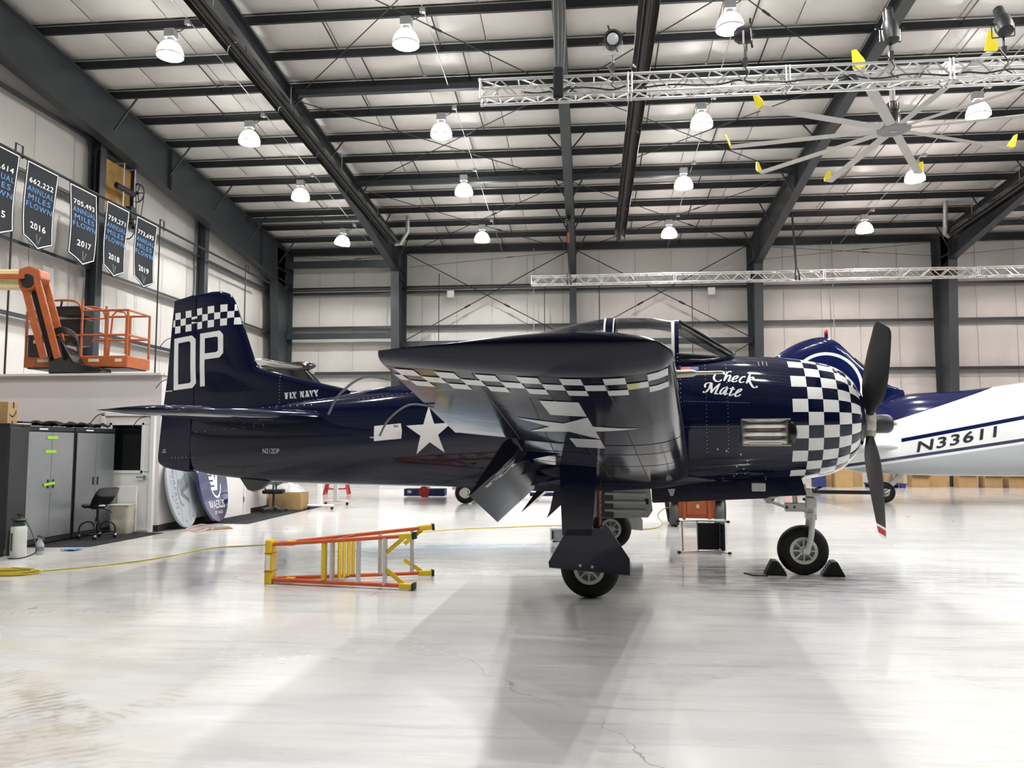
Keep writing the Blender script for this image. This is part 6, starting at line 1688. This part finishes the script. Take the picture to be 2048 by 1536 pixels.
# ---- step ladder lying on its side
LD = thing('step_ladder', 'orange fibreglass step ladder with yellow fittings lying on its side', 'ladder', (-3.56, 8.78, 0))
A0 = Vector((0, 0, 0)); Ff = Vector((1.72, -.30, 0)); Rf = Vector((1.74, .64, 0))
z0a, z0b = .045, .43     # rail heights at the cap
zf_a, zf_b = .045, .58
def rail_at(end, t, lo): 
    p = A0.lerp(end, t); p.z = lerp(z0a, zf_a, t) if lo else lerp(z0b, zf_b, t); return p
for end, off in ((Ff, -.02), (Rf, .05)):
    for lo in (True, False):
        a = rail_at(end, .03, lo); b_ = rail_at(end, .93, lo)
        a.y += off; 
        MB().beam(a, b_, .075, .035).build('rail', 'ladder_orange', LD, bev=.005)
        f_ = rail_at(end, .965, lo)
        MB().beam(rail_at(end, .90, lo), rail_at(end, .985, lo), .085, .06).build('foot_boot', 'yellow', LD, bev=.01)
        MB().beam(rail_at(end, .985, lo), rail_at(end, 1.0, lo), .095, .075).build('rubber_foot', 'black', LD, bev=.006)
        sgn = 1 if lo else -1
        q = rail_at(end, .92, lo); r2 = rail_at(end, .80, lo); 
        MB().beam(q + Vector((0, 0, .02 * sgn)), r2 + Vector((.02, 0, .16 * sgn)), .02, .045).build('corner_brace', 'yellow', LD)
MB().box((.0, .0, (z0a + z0b) / 2), (.085, .16, .50)).build('top_cap', 'yellow', LD, bev=.02)
MB().box((-.0, -.082, .24), (.05, .004, .16)).build('maker_label', 'decal_white', LD)
for z in (.14, .34): MB().box((0, -.002, z), (.088, .164, .008)).build('cap_groove', 'orange_dark', LD)
for t in (.62, .80): MB().beam(rail_at(Ff, t, True), rail_at(Ff, t, False), .03, .085, (0, 1, 0)).build('step', 'alu', LD)
MB().beam(rail_at(Ff, .44, True), rail_at(Ff, .44, False), .03, .085, (0, 1, 0)).build('step', 'alu', LD)
for t in (.66, .86): MB().beam(rail_at(Rf, t, True), rail_at(Rf, t, False), .04, .045, (0, 1, 0)).build('rear_bar', 'alu', LD)
sa, sb_ = rail_at(Ff, .42, True) + Vector((-.06, 0, .02)), rail_at(Ff, .42, False) + Vector((-.06, 0, -.02))
MB().beam(sa, sb_, .05, .07, (0, 1, 0)).build('shelf_lip', 'yellow', LD, bev=.008)
sh = MB(); mx = rail_at(Ff, .46, True); my = rail_at(Rf, .50, True)
for k in range(4):
    p_ = mx.lerp(my, .12 + .24 * k); q_ = mx.lerp(my, .33 + .24 * k)
    MB().add([(p_.x, p_.y, .07), (q_.x - .01, q_.y, .07), (q_.x - .01, q_.y, .48), (p_.x, p_.y, .48), (p_.x + .012, p_.y, .07), (q_.x + .0, q_.y, .07), (q_.x, q_.y, .48), (p_.x + .012, p_.y, .48)], [(0, 1, 2, 3), (7, 6, 5, 4), (0, 4, 5, 1), (3, 2, 6, 7), (1, 5, 6, 2), (0, 3, 7, 4)]).build('shelf_slat', 'yellow', LD)
for t, e_ in ((.5, Ff), (.3, Rf)):
    MB().beam(rail_at(Ff, .45, False) + Vector((0, 0, .01)), rail_at(Rf, .5, False) + Vector((0, 0, .01)), .02, .006).build('spreader', 'alu', LD); break
MB().beam(rail_at(Ff, .45, True), rail_at(Rf, .5, True), .02, .006).build('spreader', 'alu', LD)
for t in (.14,): 
    for lo in (True, False): MB().box(rail_at(Ff, t, lo) + Vector((0, .02, .0)), (.09, .10, .05)).build('rail_clip', 'yellow', LD)
# ---- yellow extension cord
ec = thing('extension_cord', 'yellow extension cord looped on the floor and running under the aircraft', 'cord', (0, 0, 0))
run = [(-6.75, 9.25, .008), (-6.3, 9.7, .008), (-5.9, 10.4, .008), (-5.72, 11.25, .008), (-5.55, 11.75, .008), (-4.9, 12.15, .008), (-4.55, 12.55, .008), (-3.4, 13.6, .008), (-2.5, 14.6, .008), (-1.6, 15.1, .008), (-.7, 15.5, .008), (.3, 15.35, .008), (.95, 15.05, .008), (1.25, 15.25, .008), (1.42, 15.6, .05), (1.35, 15.8, .20), (1.5, 15.85, .33), (1.72, 15.75, .36)]
MB().tube(smooth_pts(run, 8), .0085, 6).build('cord_run', 'cord_yellow', ec, smooth=60)
loop = []
for i in range(60):
    a = i / 60 * 2 * pi * 4.3; loop.append((-7.05 + (.42 + .05 * sin(i * .7)) * cos(a) + .05 * sin(i * .3), 9.12 + (.17 + .03 * cos(i * .5)) * sin(a), .008 + .0105 * int(i / 14)))
MB().tube(smooth_pts(loop, 3), .0095, 6).build('cord_coil', 'cord_yellow', ec, smooth=60)
# ================================================================= THINGS ON THE FLOOR, MIDDLE AND RIGHT
# ---- orange power cart
oc_ = thing('power_cart', 'orange wheeled ground power cart plugged in behind the nose', 'cart', (2.12, 16.1, 0), radians(-6))
MB().box((0, 0, .42), (.70, 1.2, .50)).build('body', 'orange_dark', oc_, bev=.02)
MB().box((0, -.61, .38), (.36, .02, .28)).build('rear_panel', 'orange', oc_, bev=.006)
MB().box((.02, -.625, .40), (.05, .006, .07)).build('placard', 'label_cream', oc_)
for x in (-.235, .235): MB().box((x, -.60, .40), (.06, .06, .58)).build('frame_post', 'orange', oc_, bev=.006)
MB().box((0, -.60, .61), (.46, .08, .06)).build('cross_member', 'orange', oc_, bev=.006)
for s_ in (-1, 1):
    MB().box((s_ * .41, -.45, .58), (.22, .50, .13)).build('side_box', 'black', oc_, bev=.01)
    MB().box((s_ * .41, -.45, .66), (.24, .54, .03)).build('fender', 'orange', oc_, bev=.008)
    MB().lathe([(.10, -.09), (.22, -.09), (.25, -.05), (.25, .05), (.22, .09), (.10, .09)], 26, Matrix.Translation((s_ * .42, -.42, .25)) @ Matrix.Rotation(pi / 2, 4, 'Y')).build('wheel', 'grey_panel', oc_, smooth=40)
MB().lathe([(.10, -.06), (.24, -.06), (.27, -.03), (.27, .03), (.24, .06), (.10, .06)], 26, Matrix.Translation((-.52, .25, .27)) @ Matrix.Rotation(pi / 2 - .15, 4, 'Y')).build('wheel', 'tyre', oc_, smooth=40)
MB().lathe([(.10, -.06), (.24, -.06), (.27, -.03), (.27, .03), (.24, .06), (.10, .06)], 26, Matrix.Translation((.52, .25, .27)) @ Matrix.Rotation(pi / 2, 4, 'Y')).build('wheel', 'tyre', oc_, smooth=40)
MB().beam((-.22, -.66, .12), (.22, -.66, .12), .10, .05).build('bumper', 'trim_white', oc_)
MB().cyl((-.1, -.3, .67), (.12, -.3, .67), .10, n=14).build('engine_top', 'alu_paint', oc_, smooth=40)
# ---- chair tipped on its side
tc_ = thing('tipped_chair', 'black seated metal chair lying on its side under the nose', 'chair', (1.30, 11.72, .0))
def tt(pts, nm, m='alu_paint', r=.0125): return MB().tube(pts, r, 8).build(nm, m, tc_, smooth=60)
for z, y, nm in ((.022, 0, 'side_frame'), (.455, .08, 'side_frame')):
    tt([(0, y, z), (.29, y + .16, z), (.70, y - .05, z)], nm); tt([(.06, y + .05, z), (.70, y + .25, z)], nm)
    for x, yy in ((0, y), (.70, y - .05)): MB().sphere((x, yy, z), .025, 10, 6, (1.2, 1, .85)).build('rubber_foot', 'black', tc_, smooth=180)
for x, y in ((.06, .05), (.29, .16), (.62, .05)): tt([(x, y, .03), (x, y + .08, .45)], 'cross_tube')
MB().box((.43, .10, .24), (.30, .03, .38)).build('seat_panel', 'black_cloth', tc_, bev=.012)
MB().box((.62, .12, .24), (.05, .30, .38)).build('back_panel', 'black_cloth', tc_, bev=.012)
# ---- low white equipment case behind the main wheel
wc = thing('equipment_case', 'low white equipment case with black handle on the floor behind the gear', 'case', (-.32, 13.1, 0), radians(-4))
MB().box((0, 0, .12), (.56, .34, .20)).build('shell', 'poly_white', wc, bev=.012)
MB().box((0, -.172, .115), (.48, .008, .155)).build('face_panel', 'sign_grey', wc)
MB().beam((-.235, -.185, .05), (-.235, -.185, .18), .022, .02, (0, 1, 0)).build('handle', 'black', wc)
MB().box((.05, -.178, .045), (.28, .006, .012)).build('vent_slot', 'black', wc)
for x in (-.22, .22):
    for y in (-.12, .12): MB().cyl((x, y, 0), (x, y, .022), .02, n=10).build('foot', 'black', wc)
# ---- wheel chocks at the nose wheel
def chock(x, y, rz, label, mat_=False):
    t = thing('wheel_chock', label, 'wheel chock', (x, y, .001), rz, 'black rubber chocks at the nose wheel')
    P = [(-.13, 0), (.13, 0), (.02, .17), (-.04, .175)]
    MB().prism(P, -.11, .11, Matrix.Rotation(pi / 2, 4, 'X')).build('wedge', 'tyre', t, bev=.012)
    for k in range(4):
        f = .2 + .2 * k
        MB().beam((lerp(.13, .02, f), -.105, .17 * f + .003), (lerp(.13, .02, f), .105, .17 * f + .003), .016, .012).build('grip_rib', 'black', t)
    return t
w0 = t28w(2.40, -.02, 0)
chock(w0.x - .335, w0.y - .02, radians(-6), 'black rubber wedge chock behind the nose wheel, its strap flat on the floor')
chock(w0.x + .33, w0.y - .03, radians(174), 'black rubber wedge chock ahead of the nose wheel, without a strap')
tag(MB().prism([(w0.x - .70, w0.y + .02), (w0.x - .62, w0.y - .16), (w0.x - .46, w0.y - .20), (w0.x - .48, w0.y - .10), (w0.x - .50, w0.y + .01)], .001, .012).build('rubber_flap', 'tyre'), 'flat black rubber strap on the floor beside the rear chock', 'strap')
# ---- steering tow bar under the airliner tail
tb2 = thing('tow_bar', 'long dark steel tow bar leading to the airliner tailwheel', 'tow bar', (4.6, 22.4, 0))
MB().beam((0, -.05, .32), (3.25, .25, .28), .08, .10).build('bar', 'black', tb2)
MB().beam((1.55, .1, .36), (1.75, .1, .44), .06, .05).beam((1.7, .1, .43), (1.62, .1, .43), .06, .04).build('hook', 'black', tb2)
for x in (.3,): MB().cyl((x, -.15, .13), (x, .05, .13), .13, n=16).beam((x, -.04, .13), (x, -.04, .3), .05, .05).build('support_wheel', 'black', tb2)
# ---- stores along the back wall
def carton(x, y, wd, dp, h, z=0, label=None, flap=True, m='card'):
    t = thing('cardboard_box', label, 'box', (x, y, z), random.uniform(-.04, .04), 'cardboard boxes by the back wall')
    MB().box((0, 0, h / 2), (wd, dp, h)).build('carton', m, t, bev=.006)
    if flap: MB().add([(-wd / 2, -dp / 2, h), (wd / 2, -dp / 2, h), (wd / 2 + .02, -dp / 2 - .10, h - .10), (-wd / 2 - .02, -dp / 2 - .10, h - .10)], [(0, 1, 2, 3), (3, 2, 1, 0)]).build('flap', 'card_dark', t, fixn=False)
    return t
BL_ = 'plain brown carton standing by the back wall beyond the airliner'
for i, (x, wd, h, y) in enumerate(((12.45, .62, .50, 31.6), (14.15, .64, .55, 31.6), (15.0, .62, .52, 31.5), (15.9, .6, .5, 31.6), (13.3, .9, .72, 32.2), (16.8, .6, .55, 31.5), (14.55, .5, .75, 32.3), (11.7, .7, .72, 32.2))):
    carton(x, y, wd, .5, h, label=BL_, flap=i < 4 or i == 5)
carton(9.55, 31.2, .62, .55, .80, label='tall brown carton between the blue crate and the airliner tailwheel', flap=False)
carton(10.3, 32.2, .5, .5, .85, label='tall brown carton behind the blue pallet', flap=False)
carton(9.45, 32.4, .6, .6, .9, label='tall brown carton against the back wall behind the blue crate', flap=False)
pl = thing('pallet', 'blue plastic pallet on the floor under the airliner belly', 'pallet', (11.1, 31.2, 0))
MB().box((0, 0, .14), (1.25, .9, .05)).build('deck', 'blue_plastic', pl, bev=.01)
for x in (-.5, 0, .5):
    for y in (-.35, .35): MB().box((x, y, .058), (.18, .16, .115)).build('block', 'blue_plastic', pl)
bc = thing('storage_crate', 'dark blue storage crate stack beside the cartons', 'crate', (8.75, 31.4, 0))
MB().box((0, 0, .32), (.42, .5, .62)).build('crate', 'blue_plastic', bc, bev=.02)
MB().box((0, -.255, .50), (.30, .01, .06)).build('grip', 'black', bc)
rt_ = thing('tool_case', 'red tool case with pale script mark by the back wall', 'case', (7.45, 30.4, 0))
MB().box((0, 0, .28), (.52, .4, .52)).build('case', 'red', rt_, bev=.02)
MB().box((0, -.02, .015), (.5, .36, .03)).build('base', 'black', rt_)
print_mesh('script_mark', [nib([(-.10, .34), (-.04, .38), (.0, .33), (.05, .37), (.10, .33)], .05, .025, 40)], lambda u, v: Vector((u, -.204, v)), 'trim_white', rt_)
gb = thing('parts_bin', 'dark bin with a yellow pouch beside the red tool case', 'bin', (6.72, 30.5, 0))
MB().box((0, 0, .33), (.68, .45, .64)).build('bin', 'cab_dark', gb, bev=.02)
MB().box((.10, -.23, .36), (.22, .02, .16)).build('pouch', 'yellow', gb, bev=.008)
MB().box((-.05, -.232, .36), (.55, .008, .42)).build('front_panel', 'grey_panel', gb)
for x, l_ in ((5.6, 'low white carton under a coil of yellow hose'), (5.95, 'low white carton beside the yellow hose')):
    t = thing('white_carton', l_, 'box', (x, 30.9, 0)); MB().box((0, 0, .14), (.34, .3, .28)).build('carton', 'trim_white', t, bev=.01)
    MB().box((0, -.152, .16), (.2, .006, .08)).build('label_plate', 'sign_grey', t)
yh = thing('hose_coil', 'tangled coil of yellow hose on the far floor beyond the nose wheel', 'hose', (5.35, 30.3, .0))
MB().tube(smooth_pts([(.3 * cos(i * .9) + .1 * sin(i * .37), .15 * sin(i * .9), .03 + .045 * (i / 10)) for i in range(34)], 3), .022, 6).build('hose', 'yellow', yh, smooth=60)
